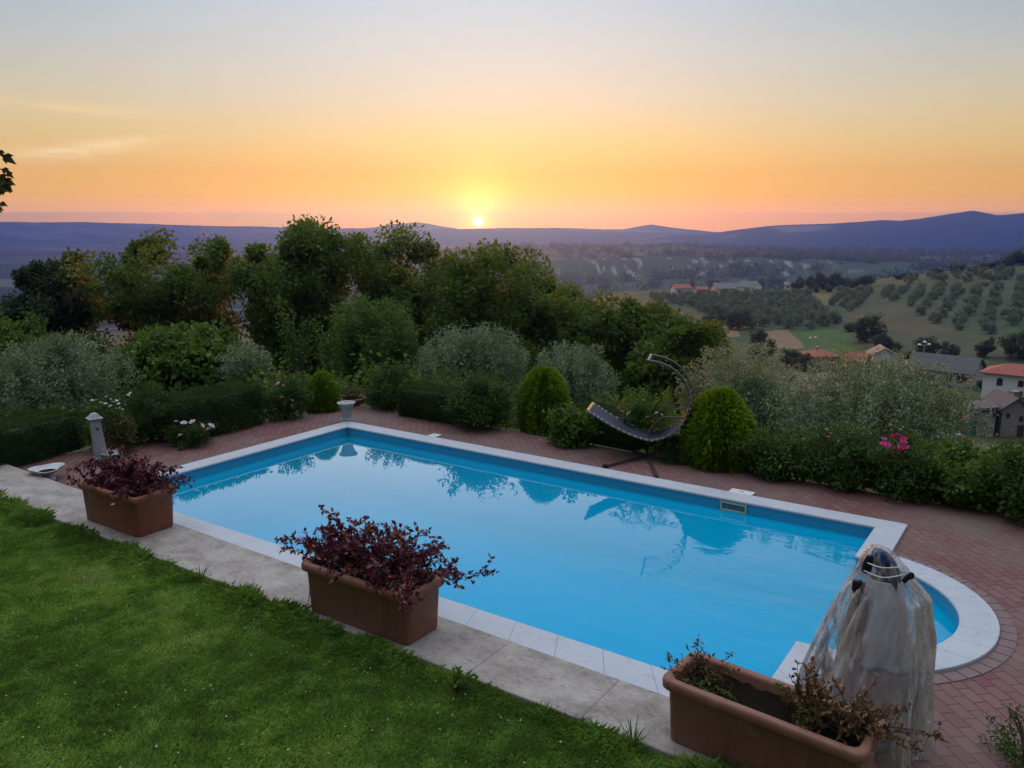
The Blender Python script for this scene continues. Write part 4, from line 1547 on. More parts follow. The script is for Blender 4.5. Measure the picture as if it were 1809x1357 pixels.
thuja('small rounded golden conifer beside the terracotta bowl', 545, 598, 660, 730, 1, 7000)
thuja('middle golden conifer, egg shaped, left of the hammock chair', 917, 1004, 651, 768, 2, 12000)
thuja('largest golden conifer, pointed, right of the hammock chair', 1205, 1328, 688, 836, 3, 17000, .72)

hA, hB = at(-60, 852), at(152, 792)
clipped_hedge('clipped_hedge', 'long clipped dark green hedge behind the stone fountain at the left edge', hA, hB, 0.95, 0.66, 'hedge_leaf', 11, 2600, .05)
hA, hB = at(322, 786), at(468, 748)
clipped_hedge('clipped_hedge', 'tall clipped green hedge between the blush roses and the white rose bush', hA, hB, 0.8, 0.78, 'hedge_leaf', 12, 2600, .05, rough=.05)
hA, hB = at(702, 735), at(792, 750)
clipped_hedge('clipped_hedge', 'short clipped box hedge right of the terracotta bowl', hA, hB, 0.75, 0.62, 'hedge_leaf', 13, 3200, .045)
hA, hB = at(1000, 776), at(1120, 800)
clipped_hedge('clipped_hedge', 'low clipped hedge behind the foot end of the hammock chair', hA, hB, 0.7, 0.62, 'hedge_leaf', 14, 2600, .045)

shrub('juniper_bush', 'feathery green juniper spreading between the fountain and the clipped hedge', 'juniper', 205, 335, 692, 790, 'hedge_leaf', .085, .26, 75, .20, 120, 21, spikes=26, hang=-.2)
shrub('dry_bush', 'olive brown dry bush right behind the stone fountain', 'bush', 184, 240, 730, 806, 'dry_leaf', .055, .3, 45, .15, 90, 22, hang=-.1)
shrub('rose_bush', 'rose bush full of small white flowers above the stone fountain', 'rose bush', 158, 236, 694, 806, 'shrub_leaf', .06, .55, 50, .16, 80, 23, group='rose bushes',
      fl=[('petal_white', .045, 0, [(163, 708), (170, 707), (188, 702), (196, 706), (186, 714), (200, 711), (206, 708), (195, 718), (212, 721), (221, 716), (230, 695), (226, 699), (205, 722), (216, 724), (210, 714), (178, 712)])], depth=.6)
shrub('rose_bush', 'low rose bush with blush pink blooms under the hedge', 'rose bush', 296, 384, 738, 796, 'shrub_leaf', .05, .55, 40, .13, 70, 24, group='rose bushes',
      fl=[('petal_blush', .075, 0, [(311, 746), (325, 748), (340, 746), (357, 752), (368, 760), (319, 770), (373, 753)])])
shrub('rose_bush', 'rose bush with few white blooms left of the small conifer', 'rose bush', 458, 552, 670, 748, 'shrub_leaf', .06, .55, 60, .17, 85, 25, group='rose bushes',
      fl=[('petal_white', .055, 0, [(488, 681), (497, 702), (517, 708), (470, 684)]), ('petal_salmon', .05, 0, [(492, 677), (500, 682)])], spikes=12)
shrub('broad_shrub', 'brownish green rounded shrub between the terracotta bowl and the box hedge', 'shrub', 640, 735, 648, 730, 'shrub_leaf', .06, .5, 80, .19, 90, 26, spikes=10)
shrub('broad_shrub', 'tall dark leafy shrub left of the middle conifer', 'shrub', 775, 925, 664, 768, 'shrub_leaf', .065, .5, 130, .22, 100, 27, spikes=14)
shrub('leafy_shrub', 'low light green shrub with broad leaves right of the middle conifer', 'shrub', 968, 1058, 722, 796, 'green_leaf', .085, .6, 55, .15, 55, 28, spikes=8)
shrub('rose_bush', 'rose bush with salmon and orange blooms behind the hammock chair', 'rose bush', 1085, 1200, 692, 806, 'green_leaf', .05, .5, 75, .17, 75, 29, group='rose bushes',
      fl=[('petal_salmon', .065, 0, [(1093, 722), (1098, 728), (1106, 726), (1111, 731), (1152, 757), (1160, 760), (1150, 763)]), ('petal_orange', .04, 0, [(1101, 709), (1116, 699), (1136, 707), (1154, 749)]), ('petal_white', .05, 0, [(1160, 730), (1168, 733), (1143, 738)])], spikes=22)
shrub('juniper_bush', 'low juniper at the foot of the largest conifer', 'juniper', 1160, 1222, 770, 822, 'hedge_leaf', .06, .3, 35, .13, 90, 30, hang=-.1)
shrub('broad_shrub', 'dark green leafy shrub right of the largest conifer', 'shrub', 1312, 1440, 768, 858, 'shrub_leaf', .07, .5, 90, .20, 85, 31, spikes=14)
shrub('rose_bush', 'dark rose bush with small red blooms in its top', 'rose bush', 1425, 1560, 765, 876, 'shrub_leaf', .06, .52, 100, .20, 85, 32, group='rose bushes',
      fl=[('petal_orange', .032, 0, [(1460, 759), (1467, 766), (1482, 780), (1500, 766), (1464, 772)])], spikes=16)
shrub('rose_bush', 'rose bush carrying one large cluster of magenta blooms', 'rose bush', 1535, 1660, 782, 896, 'shrub_leaf', .065, .52, 85, .20, 80, 33, group='rose bushes',
      fl=[('petal_magenta', .062, 0, [(1562, 776), (1560, 785), (1567, 787), (1581, 770), (1588, 773), (1596, 777), (1592, 786), (1598, 783), (1579, 794), (1587, 798), (1595, 795), (1600, 790), (1575, 772), (1590, 793)])], spikes=14)
shrub('leafy_shrub', 'bright green leafy shrub at the right end of the paving', 'shrub', 1630, 1800, 800, 915, 'green_leaf', .085, .6, 120, .22, 75, 34, spikes=18)
shrub('broad_shrub', 'dark shrub at the right edge beyond the paving', 'shrub', 1755, 1910, 790, 945, 'shrub_leaf', .075, .5, 110, .24, 85, 35, spikes=14)
shrub('weed_clump', 'yellowish green weed clump on the paving in the lower right corner', 'weed', 1748, 1870, 1280, 1385, 'shrub_leaf', .040, .3, 20, .10, 40, 36, spikes=26, hang=-.3)


# ------------------------------------------------------------------ planters on the edging wall
def rrect(L, D, r, z, n=5):
    out = []
    for cx_, cy_, a0 in ((L / 2 - r, D / 2 - r, 0), (-L / 2 + r, D / 2 - r, 90), (-L / 2 + r, -D / 2 + r, 180), (L / 2 - r, -D / 2 + r, 270)):
        for i in range(n + 1):
            a = math.radians(a0 + 90 * i / n)
            out.append((cx_ + r * math.cos(a), cy_ + r * math.sin(a), z))
    return out


def planter(label, u, n_, L, D, Hh, mat, rot=0.0):
    root = empty('planter', pool(u, n_, KERB_Z), PA + rot)
    tag(root, label, 'planter', 'rectangular terracotta planters on the edging wall')
    mb = MB()
    e = .045
    rimh = .085
    prof = [(-.10, 0.0, .05), (-.07, .004, .06), (-.065, .02, .06), (-.045, Hh - rimh - .015, .07), (-.040, Hh - rimh - .008, .07), (-.012, Hh - rimh, .08),
            (-.002, Hh - rimh + .012, .085), (0, Hh - .03, .085), (-.006, Hh - .008, .085), (-.02, Hh, .08), (-.055, Hh, .06), (-.072, Hh - .008, .055), (-.078, Hh - .03, .05), (-.09, Hh - .12, .05)]
    mb.loft([rrect(L + 2 * q, D + 2 * q, r, z) for q, z, r in prof], cap1=False)
    mb.build('trough', M[mat], root, smooth=True, auto=.9)
    mb = MB()
    rngs = np.random.default_rng(int(abs(u) * 100))
    xs, ys = np.linspace(-L / 2 + .085, L / 2 - .085, 26), np.linspace(-D / 2 + .085, D / 2 - .085, 11)
    V = [(x, y, Hh - .085 + rngs.uniform(-.012, .018)) for y in ys for x in xs]
    mb.add(V, [(j * 26 + i, j * 26 + i + 1, (j + 1) * 26 + i + 1, (j + 1) * 26 + i) for j in range(10) for i in range(25)])
    mb.build('soil', M['soil'], root, smooth=True, up=True)
    return root


ZR = KERB_Z + .53


def arching(name, label, cat, u, n_, z, L, D, nst, reach, height, seed, mat, leaf, asp=.55, sag=.9, leafgap=.02, group=None, cen=(0, 0), twig='twig', side=.7, s0=.15, rot=PA, bias=(0, 0)):
    rng = np.random.default_rng(seed)
    root = empty(name, pool(u, n_, z) if n_ is not None else u, rot)
    tag(root, label, cat, group)
    P, Dd, N_, Lf, tn = [], [], [], [], []
    mb = MB()
    root_pts = [Vector((-L * .25, 0, -.03)), Vector((L * .25, 0, -.03))] if L > .5 else [Vector((0, 0, -.03))]
    for k in range(nst):
        x0 = rng.uniform(-.5, .5) * L
        y0 = rng.uniform(-.5, .5) * D
        base = Vector((x0, y0, 0))
        ang_ = rng.uniform(0, 2 * math.pi)
        o = Vector((math.cos(ang_) * .8 + x0 / max(L, .01) * 1.7 + bias[0], math.sin(ang_) * .8 + y0 / max(D, .01) * .9 + bias[1], 0))
        ln = rng.uniform(.45, 1.0)
        hgt = height * rng.uniform(.30, 1.05) * (1.15 - .25 * min(o.length, 1.6))
        pth = []
        m_ = 7
        for i in range(m_ + 1):
            s_ = i / m_
            pth.append(base + o * reach * ln * (s_ ** 1.15) + Vector((rng.normal(0, .012), rng.normal(0, .012), hgt * (s_ * (1 + sag) - sag * s_ * s_ * (.75 + .5 * min(o.length, 1.6))))))
        rp = min(root_pts, key=lambda q: (q - base).length)
        mb.tube([rp] + [tuple(q) for q in pth], [.008] + [.006 * (1 - .8 * i / m_) for i in range(m_ + 1)], 4, cap=False)
        segs = [(pth[i], pth[i + 1], i / m_) for i in range(m_)]
        # side shoots
        for _ in range(rng.integers(2, 5)):
            i = rng.integers(2, m_)
            q0 = pth[i]
            dv = Vector(tuple(rdir(1, rng)[0])) + o.normalized() * .5 + Vector((0, 0, .3))
            q1 = q0 + dv * reach * side * rng.uniform(.12, .35)
            mb.tube([tuple(q0), tuple(q0.lerp(q1, .5) + Vector((0, 0, .01))), tuple(q1)], [.003, .0025, .001], 3, cap=False)
            segs.append((q0, q1, .8))
        for (a, b, s_) in segs:
            if s_ < s0: continue
            d_ = b - a
            cnt = max(1, int(d_.length / leafgap))
            for c_ in range(cnt):
                f = rng.uniform(0, 1)
                p = a.lerp(b, f)
                P.append(tuple(p))
                rd = rdir(1, rng)[0]
                Dd.append(tuple(np.array(d_.normalized()) * .7 + rd * .9 + np.array([0, 0, .15])))
                N_.append(tuple(rdir(1, rng)[0] + np.array([0, 0, .8])))
                Lf.append(leaf * rng.uniform(.6, 1.3))
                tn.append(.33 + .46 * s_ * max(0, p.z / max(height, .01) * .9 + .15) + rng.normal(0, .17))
    P, Dd, N_, Lf = map(np.array, (P, Dd, N_, Lf))
    V, F = leafquads(P, Dd, N_, Lf, Lf * asp)
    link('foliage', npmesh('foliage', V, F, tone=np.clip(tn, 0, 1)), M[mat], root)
    mb.build('stem', M[twig], root, smooth=True)
    return root


def strap_weed(name, label, p, cnt, ln, seed, mat='green_leaf', wd=.012):
    """tuft of long narrow blades"""
    rng = np.random.default_rng(seed)
    V, F, tn = [], [], []
    for k in range(cnt):
        a = rng.uniform(0, 6.28)
        o_ = np.array([math.cos(a), math.sin(a), 0])
        sd = np.array([-math.sin(a), math.cos(a), 0])
        l_ = ln * rng.uniform(.5, 1.1)
        out = rng.uniform(.2, .9)
        b_ = o_ * rng.uniform(0, .05)
        pp = [b_ + o_ * l_ * out * q ** 1.6 + np.array([0, 0, l_ * (q - .45 * out * q ** 2.6)]) for q in (0, .35, .7, 1)]
        ws = [wd * .7, wd, wd * .7, wd * .08]
        o = len(V)
        for q, w in zip(pp, ws):
            V += [q - sd * w / 2, q + sd * w / 2]
        for i in range(3):
            F.append((o + 2 * i, o + 2 * i + 1, o + 2 * i + 3, o + 2 * i + 2))
            tn.append(np.clip(.45 + rng.normal(0, .18), 0, 1))
    me = npmesh(name, np.array(V), np.array(F), tone=np.array(tn))
    return link(name, me, M[mat]), p


planter('brick red planter with purple shrub, nearest the stone fountain', -10.03, 5.695, 1.35, .66, .54, 'terracotta')
planter('brown planter with the widest purple shrub, middle of the edging wall', -5.46, 5.53, 1.46, .61, .54, 'brown_terracotta')
p3l, p3r = at(1194, 1170, ZR), at(1553, 1303, ZR)
(u3a, n3a), (u3b, n3b) = un(p3l), un(p3r)
P3U, P3N, P3L = (u3a + u3b) / 2, (n3a + n3b) / 2, u3b - u3a
P3R = math.atan2(n3b - n3a, u3b - u3a)
planter('brown planter with mostly bare soil and withered plants, nearest the camera', P3U, P3N, P3L, .56, .53, 'brown_terracotta', P3R)
p0 = un(at(6, 826, KERB_Z))
planter('terracotta planter cut off by the left edge of the picture', p0[0] - .70, 5.62, 1.35, .66, .54, 'terracotta')

SZ = ZR - .085
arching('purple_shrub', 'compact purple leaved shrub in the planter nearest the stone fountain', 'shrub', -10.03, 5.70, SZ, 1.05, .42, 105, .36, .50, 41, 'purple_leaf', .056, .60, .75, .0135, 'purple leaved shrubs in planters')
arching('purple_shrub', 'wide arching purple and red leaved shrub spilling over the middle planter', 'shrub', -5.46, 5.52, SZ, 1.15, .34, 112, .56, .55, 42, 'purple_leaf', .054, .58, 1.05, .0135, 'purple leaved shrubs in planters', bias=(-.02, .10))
arching('green_weed', 'small green feathery weed under the purple shrub in the middle planter', 'weed', -5.40, 5.40, SZ, .45, .12, 26, .12, .20, 43, 'green_leaf', .035, .35, .5, .014)
o3 = pool(P3U, P3N, SZ)


def on3(x, y):
    a = PA + P3R
    return Vector((o3.x + x * math.cos(a) - y * math.sin(a), o3.y + x * math.sin(a) + y * math.cos(a), SZ))


arching('withered_plant', 'small withered brown plant at the far left end of the nearest planter', 'withered plant', on3(-P3L * .36, .05), None, 0, .14, .14, 24, .22, .32, 44, 'scorched_leaf', .036, .5, .4, .024)
arching('withered_plant', 'tall coppery withered plant right of the middle of the nearest planter', 'withered plant', on3(P3L * .20, .0), None, 0, .12, .10, 32, .20, .46, 45, 'scorched_leaf', .042, .6, .3, .019)
arching('withered_plant', 'drooping withered plant with dark bare twigs at the right end of the nearest planter', 'withered plant', on3(P3L * .38, .04), None, 0, .14, .12, 34, .34, .34, 46, 'scorched_leaf', .042, .6, .9, .020, bias=(.25, 0))
for k, (x, y, sd, lab) in enumerate(((-P3L * .30, -.12, 47, 'small green weed hanging over the front rim at the left of the nearest planter'), (P3L * .24, -.13, 48, 'green feathery weed at the foot of the coppery withered plant'),
                                      (P3L * .07, .10, 49, 'single pale green weed at the back rim of the nearest planter'), (P3L * .30, .10, 50, 'bright green sprig behind the coppery withered plant'))):
    arching('green_weed', lab, 'weed', on3(x, y), None, 0, .08, .06, 7 if k != 2 else 3, .14, .17, sd, 'green_leaf', .05, .42, .6, .022)
# a dry creeping stem hanging at the left end of the middle planter
q0 = pool(-6.22, 5.52, KERB_Z)
root = empty('dry_creeper', q0, PA)
tag(root, 'thin dry stem hanging beside the left end of the middle planter', 'dry creeper')
mb = MB()
mb.tube(catmull([(.05, .0, .50), (-.06, -.02, .47), (-.10, -.04, .30), (-.085, -.05, .15), (-.08, -.08, .005), (-.02, -.14, .004)], 4), .0045, 5)
mb.build('stem', M['twig'], root, smooth=True)
rngx = np.random.default_rng(51)
V, F = leafquads(np.array([(-.10, -.04, .32), (-.09, -.05, .2), (-.085, -.06, .1), (-.1, -.03, .36)]), rdir(4, rngx), rdir(4, rngx), .035, .014)
link('foliage', npmesh('foliage', V, F, tone=np.full(4, .3)), M['scorched_leaf'], root)

# tufts along the edging
tufts = [(300, 968, 24, .20, 'tuft of long grass below the right corner of the brick red planter'), (330, 985, 18, .17, 'small grass tuft on the lawn edge, second right of the brick red planter'),
         (378, 1012, 24, .19, 'spreading grass tuft on the lawn edge midway between the two purple shrubs'), (455, 1056, 26, .18, 'grass tuft on the lawn edge left of the middle planter'),
         (525, 1085, 20, .15, 'grass tuft at the left foot of the middle planter'), (1118, 1318, 34, .26, 'tallest grass tuft in front of the edging, left of the nearest planter'),
         (960, 1268, 22, .15, 'grass tuft on the lawn edge between the middle and nearest planters'), (40, 900, 16, .12, 'grass tuft at the left end of the edging')]
for k, (px, py, cnt, ln, lab) in enumerate(tufts):
    g = at(px, py, LAWN_Z)
    uu, nn_ = un(g)
    g = pool(uu, min(nn_, 5.16), LAWN_Z - .02)
    o, _ = strap_weed('grass_tuft', lab, g, cnt, ln, 60 + k, wd=.010)
    o.location = g
    tag(o, lab, 'grass tuft', 'grass tufts along the edging')
g = at(812, 1222, LAWN_Z)
uu, nn_ = un(g)
arching('broadleaf_weed', 'broad leaved weed on the lawn edge right of the middle planter', 'weed', pool(uu, min(nn_, 5.15), LAWN_Z), None, 0, .10, .08, 12, .12, .20, 71, 'green_leaf', .055, .5, .4, .03)
g = at(1545, 1356, LAWN_Z)

# ------------------------------------------------------------------ stone and terracotta ornaments
f0 = at(180, 815)
root = empty('stone_fountain', f0, -math.atan2(f0.x, f0.y) + math.radians(14))
tag(root, 'slim grey stone fountain post with capped top and small basin at its foot', 'fountain')
fd = math.hypot(f0.x, f0.y)
fh = pt(166, 727, fd).z
mb = MB()
mb.loft([[(s * w - lean_, t_ * w, z) for s, t_ in ((-1, -1), (1, -1), (1, 1), (-1, 1))] for z, w, lean_ in ((0, .115, 0), (.08, .115, .005), (.085, .092, .005), (fh - .15, .072, .05))])
mb.build('column', M['grey_stone'], root, bevel=.008)
mb = MB()
z0 = fh - .15
mb.loft([[(s * w - .052, t_ * w, z) for s, t_ in ((-1, -1), (1, -1), (1, 1), (-1, 1))] for z, w in ((z0 + .002, .076), (z0 + .025, .112), (z0 + .045, .116), (z0 + .052, .095), (z0 + .085, .070), (z0 + .118, .045), (z0 + .13, .015))])
mb.build('cap', M['white_stone'], root, bevel=.006)
mb = MB()
mb.tube([(-.045, -.070, fh - .28), (-.045, -.125, fh - .28), (-.045, -.138, fh - .31)], [.016, .016, .013], 8)
mb.build('spout', M['dark_metal'], root, smooth=True)
mb = MB()
mb.lathe([(.07, 0), (.09, .02), (.13, .08), (.165, .14), (.175, .165), (.165, .17), (.12, .12), (.03, .09)], 36, (.14, -.16, 0), lambda a, z: .05 * math.cos(10 * a) * (z / .165))
mb.build('basin', M['white_stone'], root, smooth=True)
b0 = at(84, 838, .09)
uu, nn_ = un(b0)
b0 = pool(uu, nn_, 0)
root = empty('stone_bowl', b0, 0)
bd = math.hypot(b0.x, b0.y)
bh = .20
tag(root, 'white bowl with a wavy pinched rim standing behind the edging wall', 'bowl')
mb = MB()
R_ = 25 * bd / F0


def wv_(a, z):
    return (.16 * math.cos(3 * (a + .9)) - .06 * math.cos(2 * a)) * (z / bh)


mb.lathe([(R_ * .45, 0), (R_ * .45, .03), (R_ * .30, .07), (R_ * .38, bh * .45), (R_ * .75, bh * .72), (R_ * .98, bh * .94), (R_ * 1.0, bh), (R_ * .90, bh), (R_ * .82, bh * .92), (R_ * .5, bh * .7), (R_ * .1, bh * .62)], 40, (0, 0, 0), wv_)
mb.build('vessel', M['glazed_white'], root, smooth=True)
mb = MB()
mb.lathe([(R_ * .05, bh * .70), (R_ * .52, bh * .72), (R_ * .50, bh * .725), (.01, bh * .73)], 28)
mb.build('soil', M['soil'], root)
u0 = at(613, 746)
root = empty('stone_urn', u0, .3)
ud = math.hypot(u0.x, u0.y)
uh = pt(612, 711, ud).z
tag(root, 'pale carved stone urn at the far corner of the pool', 'urn')
mb = MB()
mb.box((0, 0, .025), (.27, .27, .05))
mb.build('plinth', M['grey_stone'], root, bevel=.005)
mb = MB()
k_ = uh / .42
mb.lathe([(.115, .052), (.13, .06 * k_), (.125, .085 * k_), (.10, .10 * k_), (.095, .12 * k_), (.10, .22 * k_), (.115, .28 * k_), (.135, .31 * k_), (.125, .315 * k_), (.14, .35 * k_), (.185, .405 * k_), (.19, .42 * k_), (.165, .42 * k_), (.12, .38 * k_), (.02, .36 * k_)], 40, (0, 0, 0),
         lambda a, z: (.035 * math.cos(8 * a) if .12 * k_ < z < .40 * k_ else 0) + (.03 * math.cos(16 * a) if z > .3 * k_ else 0))
mb.build('vessel', M['white_stone'], root, smooth=True)
c0 = foot(594, 648, 722, .5)
root = empty('terracotta_bowl', c0[0], 0)
tag(root, 'wide shallow terracotta bowl beside the small conifer', 'plant bowl')
R_ = c0[1] / 2
bh = pt(620, 702, c0[2]).z
mb = MB()
mb.lathe([(R_ * .55, 0), (R_ * .60, .02), (R_ * .82, bh * .5), (R_ * .93, bh * .80), (R_ * .94, bh * .82), (R_ * 1.0, bh * .84), (R_ * 1.0, bh * .98), (R_ * .97, bh), (R_ * .88, bh), (R_ * .86, bh * .9), (R_ * .85, bh * .82)], 44)
mb.build('vessel', M['pale_terracotta'], root, smooth=True)
mb = MB()
mb.lathe([(R_ * .855, bh * .78), (R_ * .855, bh * .84), (R_ * .4, bh * .88), (.01, bh * .90)], 32)
mb.build('soil', M['soil'], root)
arching('withered_plant', 'withered greyish plant in the wide terracotta bowl', 'withered plant', Vector((c0[0].x, c0[0].y, bh * .86)), None, 0, .25, .25, 36, .24, .36, 72, 'dry_leaf', .05, .4, .7, .02, rot=0)

for k, (px, py, w_, lab) in enumerate(((768, 771, .20, 'small white square lid in the paving right of the urn'), (1305, 876, .36, 'white square skimmer lid at the pool edge behind the hammock chair reflection'))):
    g = at(px, py, 0.0)
    uu, nn_ = un(g)
    if k == 1: nn_ = N1 + CW + .12
    root = empty('pool_lid', pool(uu, nn_, .004), PA)
    tag(root, lab if k == 0 else 'larger white square lid beside the coping above the skimmer', 'lid')
    mb = MB()
    mb.box((0, 0, .012), (w_, w_ if k == 0 else .22, .024))
    mb.build('plate', M['white_plastic'], root, bevel=.005)
    mb = MB()
    mb.tube([(-.03, 0, .0245), (-.03, 0, .032), (.03, 0, .032), (.03, 0, .0245)], .005, 6)
    mb.build('handle', M['aged_plastic'], root)

# ------------------------------------------------------------------ hammock chair on its stand
hb = at(1145, 808)
hd = math.hypot(hb.x, hb.y)
haz = math.atan2(hb.x, hb.y)
root = empty('hammock_chair', hb, -haz - math.radians(4))
tag(root, 'dark metal hanging lounge chair with curled frame on a crossed base', 'lounge chair')
sc = F0 / math.hypot(hd, CAMZ) * 1.0
tiltc = math.cos(math.atan2(CAMZ, hd))
near_px = [(1043, 737), (1056, 744), (1070, 752), (1090, 762), (1109, 770), (1128, 776), (1147, 780), (1165, 777), (1185, 767), (1199, 754), (1208, 737), (1213, 719), (1212, 703), (1206, 686), (1195, 670), (1179, 658), (1160, 651), (1139, 648)]
DEP = .32
prof = []
for px, py in near_px:
    prof.append(((px - 1145) / sc, 0, (808 + DEP * math.sin(math.atan2(CAMZ, hd)) * sc - py) / (sc * tiltc)))


def sidep(y):
    return [(x, y, z) for x, _, z in prof]


for s_ in (-1, 1):
    mb = MB()
    mb.tube(catmull(sidep(s_ * DEP), 4), .0195, 10)
    mb.build('rail', M['rail_metal'], root, smooth=True)
mb = MB()
mb.tube([(prof[0][0] - .006, -DEP - .01, prof[0][2] + .004), (prof[0][0] - .006, DEP + .01, prof[0][2] + .004)], .030, 10)
mb.build('foot_bar', M['pale_wood'], root, smooth=True)
for i in (6, 11):
    mb = MB()
    mb.tube([(prof[i][0], -DEP, prof[i][2] - .02), (prof[i][0], DEP, prof[i][2] - .02)], .014, 8)
    mb.build('cross_bar', M['rail_metal'], root, smooth=True)
mb = MB()
xt, zt = prof[-1][0] + .03, prof[-1][2]
mb.tube([(xt, -DEP, zt), (xt, DEP, zt)], .018, 8)
mb.build('top_bar', M['grey_stone'], root, smooth=True)
# sling: from the foot bar to the shoulder of the frame, sagging between the rails
cp = catmull([prof[i] for i in range(0, 13)], 4)
Vs, Fs = [], []
ny = 9
for i, p in enumerate(cp):
    f = i / (len(cp) - 1)
    for j in range(ny):
        y = -DEP + .03 + (2 * DEP - .06) * j / (ny - 1)
        sg = .045 * math.sin(math.pi * j / (ny - 1)) * math.sin(math.pi * min(1, f * 1.05))
        tx = Vector(cp[min(i + 1, len(cp) - 1)]) - Vector(cp[max(i - 1, 0)])
        nrm = Vector((-tx.z, 0, tx.x)).normalized()
        q = Vector(p) - nrm * sg
        Vs.append((q.x, y, q.z))
top = len(Vs)
for i in range(len(cp) - 1):
    for j in range(ny - 1):
        Fs.append((i * ny + j, i * ny + j + 1, (i + 1) * ny + j + 1, (i + 1) * ny + j))
o_ = MB().add(Vs, Fs).build('sling', M['sling_fabric'], root, smooth=True)
md = o_.modifiers.new('thickness', 'SOLIDIFY')
md.thickness = .006
# lacing between sling and rails
mb = MB()
for i in range(1, len(cp) - 1, 2):
    for s_ in (-1, 1):
        p = cp[i]
        mb.tube([(p[0], s_ * (DEP - .035), p[2] + .004), (p[0] + .01, s_ * (DEP + .0), p[2] + .026), (p[0] + .014, s_ * (DEP + .027), p[2])], .005, 5)
o_ = mb.build('lacing', M['white_plastic'], root)
o_['kind'] = 'stuff'
# arm rests
for s_ in (-1, 1):
    mb = MB()
    mb.tube(catmull([(.02, s_ * DEP, prof[7][2] + .02), (.08, s_ * (DEP + .02), .62), (.24, s_ * (DEP + .02), .80), (.45, s_ * (DEP + .01), .82), (prof[11][0] - .01, s_ * DEP, .80)], 4), .013, 8)
    mb.build('arm_rest', M['dark_metal'], root, smooth=True)
# curved post and crossed base
mb = MB()
mb.tube(catmull([(-.02, 0, .045), (.06, 0, .07), (.15, 0, .14), (.22, 0, .25), (.26, 0, .34), (.30, 0, .43)], 4), .034, 10)
mb.build('post', M['dark_metal'], root, smooth=True)
inv = (Matrix.Translation(hb) @ Matrix.Rotation(-haz - math.radians(4), 4, 'Z')).inverted()
for (px, py) in ((1068, 827), (1160, 847), (1211, 822), (1121, 800)):
    e = inv @ at(px, py, 0)
    lg_ = MB()
    lg_.tube([(0, 0, .045), (e.x * .5, e.y * .5, .040), (e.x, e.y, .032)], .024, 8)
    lg = lg_.build('leg', M['dark_metal'], root, smooth=True)
    mb = MB()
    dv = Vector((e.x, e.y, 0)).normalized() * .05
    mb.tube([(e.x - dv.x, e.y - dv.y, .034), (e.x + dv.x * .5, e.y + dv.y * .5, .034)], .034, 10)
    mb.build('rubber_foot', M['black_rubber'], lg, smooth=True)

# ------------------------------------------------------------------ folded parasol under a clear plastic cover
D0 = 6.55
pc_ = pt(1535, 1357, D0)
paz = math.atan2(pc_.x, pc_.y)
cb = Vector((math.sin(paz) * D0, math.cos(paz) * D0, 0.0))
root = empty('covered_parasol', cb, -paz)
tag(root, 'folded parasol wrapped in clear wrinkled plastic sheeting at the shallow end', 'parasol')
Minv = (Matrix.Translation(cb) @ Matrix.Rotation(-paz, 4, 'Z')).inverted()


def loc3(px, py):
    return Minv @ pt(px, py, D0)


def drape(name, mat, rows, seed, folds=9, amp=.10, seg=96, depth=.8, cap=True, a0=0, a1=2 * math.pi, thick=0.0, hemw=0.0, dy=0.0):
    rng = np.random.default_rng(seed)
    ph = rng.uniform(0, 6.28, 6)
    loops = []
    zs = [loc3((l + r) / 2, y).z for y, l, r in rows]
    # finer rows
    fine = []
    for i in range(len(rows) - 1):
        for k in range(8):
            f = k / 8
            fine.append([rows[i][q] * (1 - f) + rows[i + 1][q] * f for q in range(3)])
    fine.append(list(rows[-1]))
    nR = len(fine)
    for i, (y, l, r) in enumerate(fine):
        A_, B_ = loc3(l, y), loc3(r, y)
        cx_, rx = (A_.x + B_.x) / 2, (B_.x - A_.x) / 2
        z = (A_.z + B_.z) / 2
        g = i / (nR - 1)
        L = []
        full = abs(a1 - a0) > 6.2
        for k in range(seg if full else seg + 1):
            a = a0 + (a1 - a0) * k / seg
            w = amp * (.25 + .75 * g) * (math.sin(folds * a + ph[0] + .9 * g) * .55 + math.sin((folds * 1.7) * a + ph[1] - 1.6 * g) * .30 + math.sin(3 * a + ph[2]) * .35)
            w += amp * .25 * math.sin(23 * a + ph[3] + 5 * g) * math.sin(7 * g + ph[4])
            w += amp * 1.1 * (.3 + .7 * g) * (abs(math.sin((folds + 2) * .5 * a + ph[4] + .5 * math.sin(4 * g + ph[2]))) - .6)
            w += amp * .42 * math.sin(11 * a + 19 * g + ph[1]) * math.sin(17 * g + 5 * a + ph[5]) + amp * .25 * math.sin(29 * a - 13 * g) * math.sin(31 * g + 3 * a)
            # keep the measured outline left and right
            w *= 1 - .75 * abs(math.cos(a)) ** 4
            zz = z + hemw * math.sin(3 * a + ph[5]) * g
            L.append((cx_ + rx * math.cos(a) * (1 + w), dy + rx * depth * math.sin(a) * (1 + w), zz))
        loops.append(L)
    mb = MB()
    full = abs(a1 - a0) > 6.2
    mb.loft(loops, close=full, cap0=cap and full, cap1=False)
    o = mb.build(name, M[mat], root, smooth=True, auto=2.5)
    if thick:
        md = o.modifiers.new('thickness', 'SOLIDIFY')
        md.thickness = thick
    return o


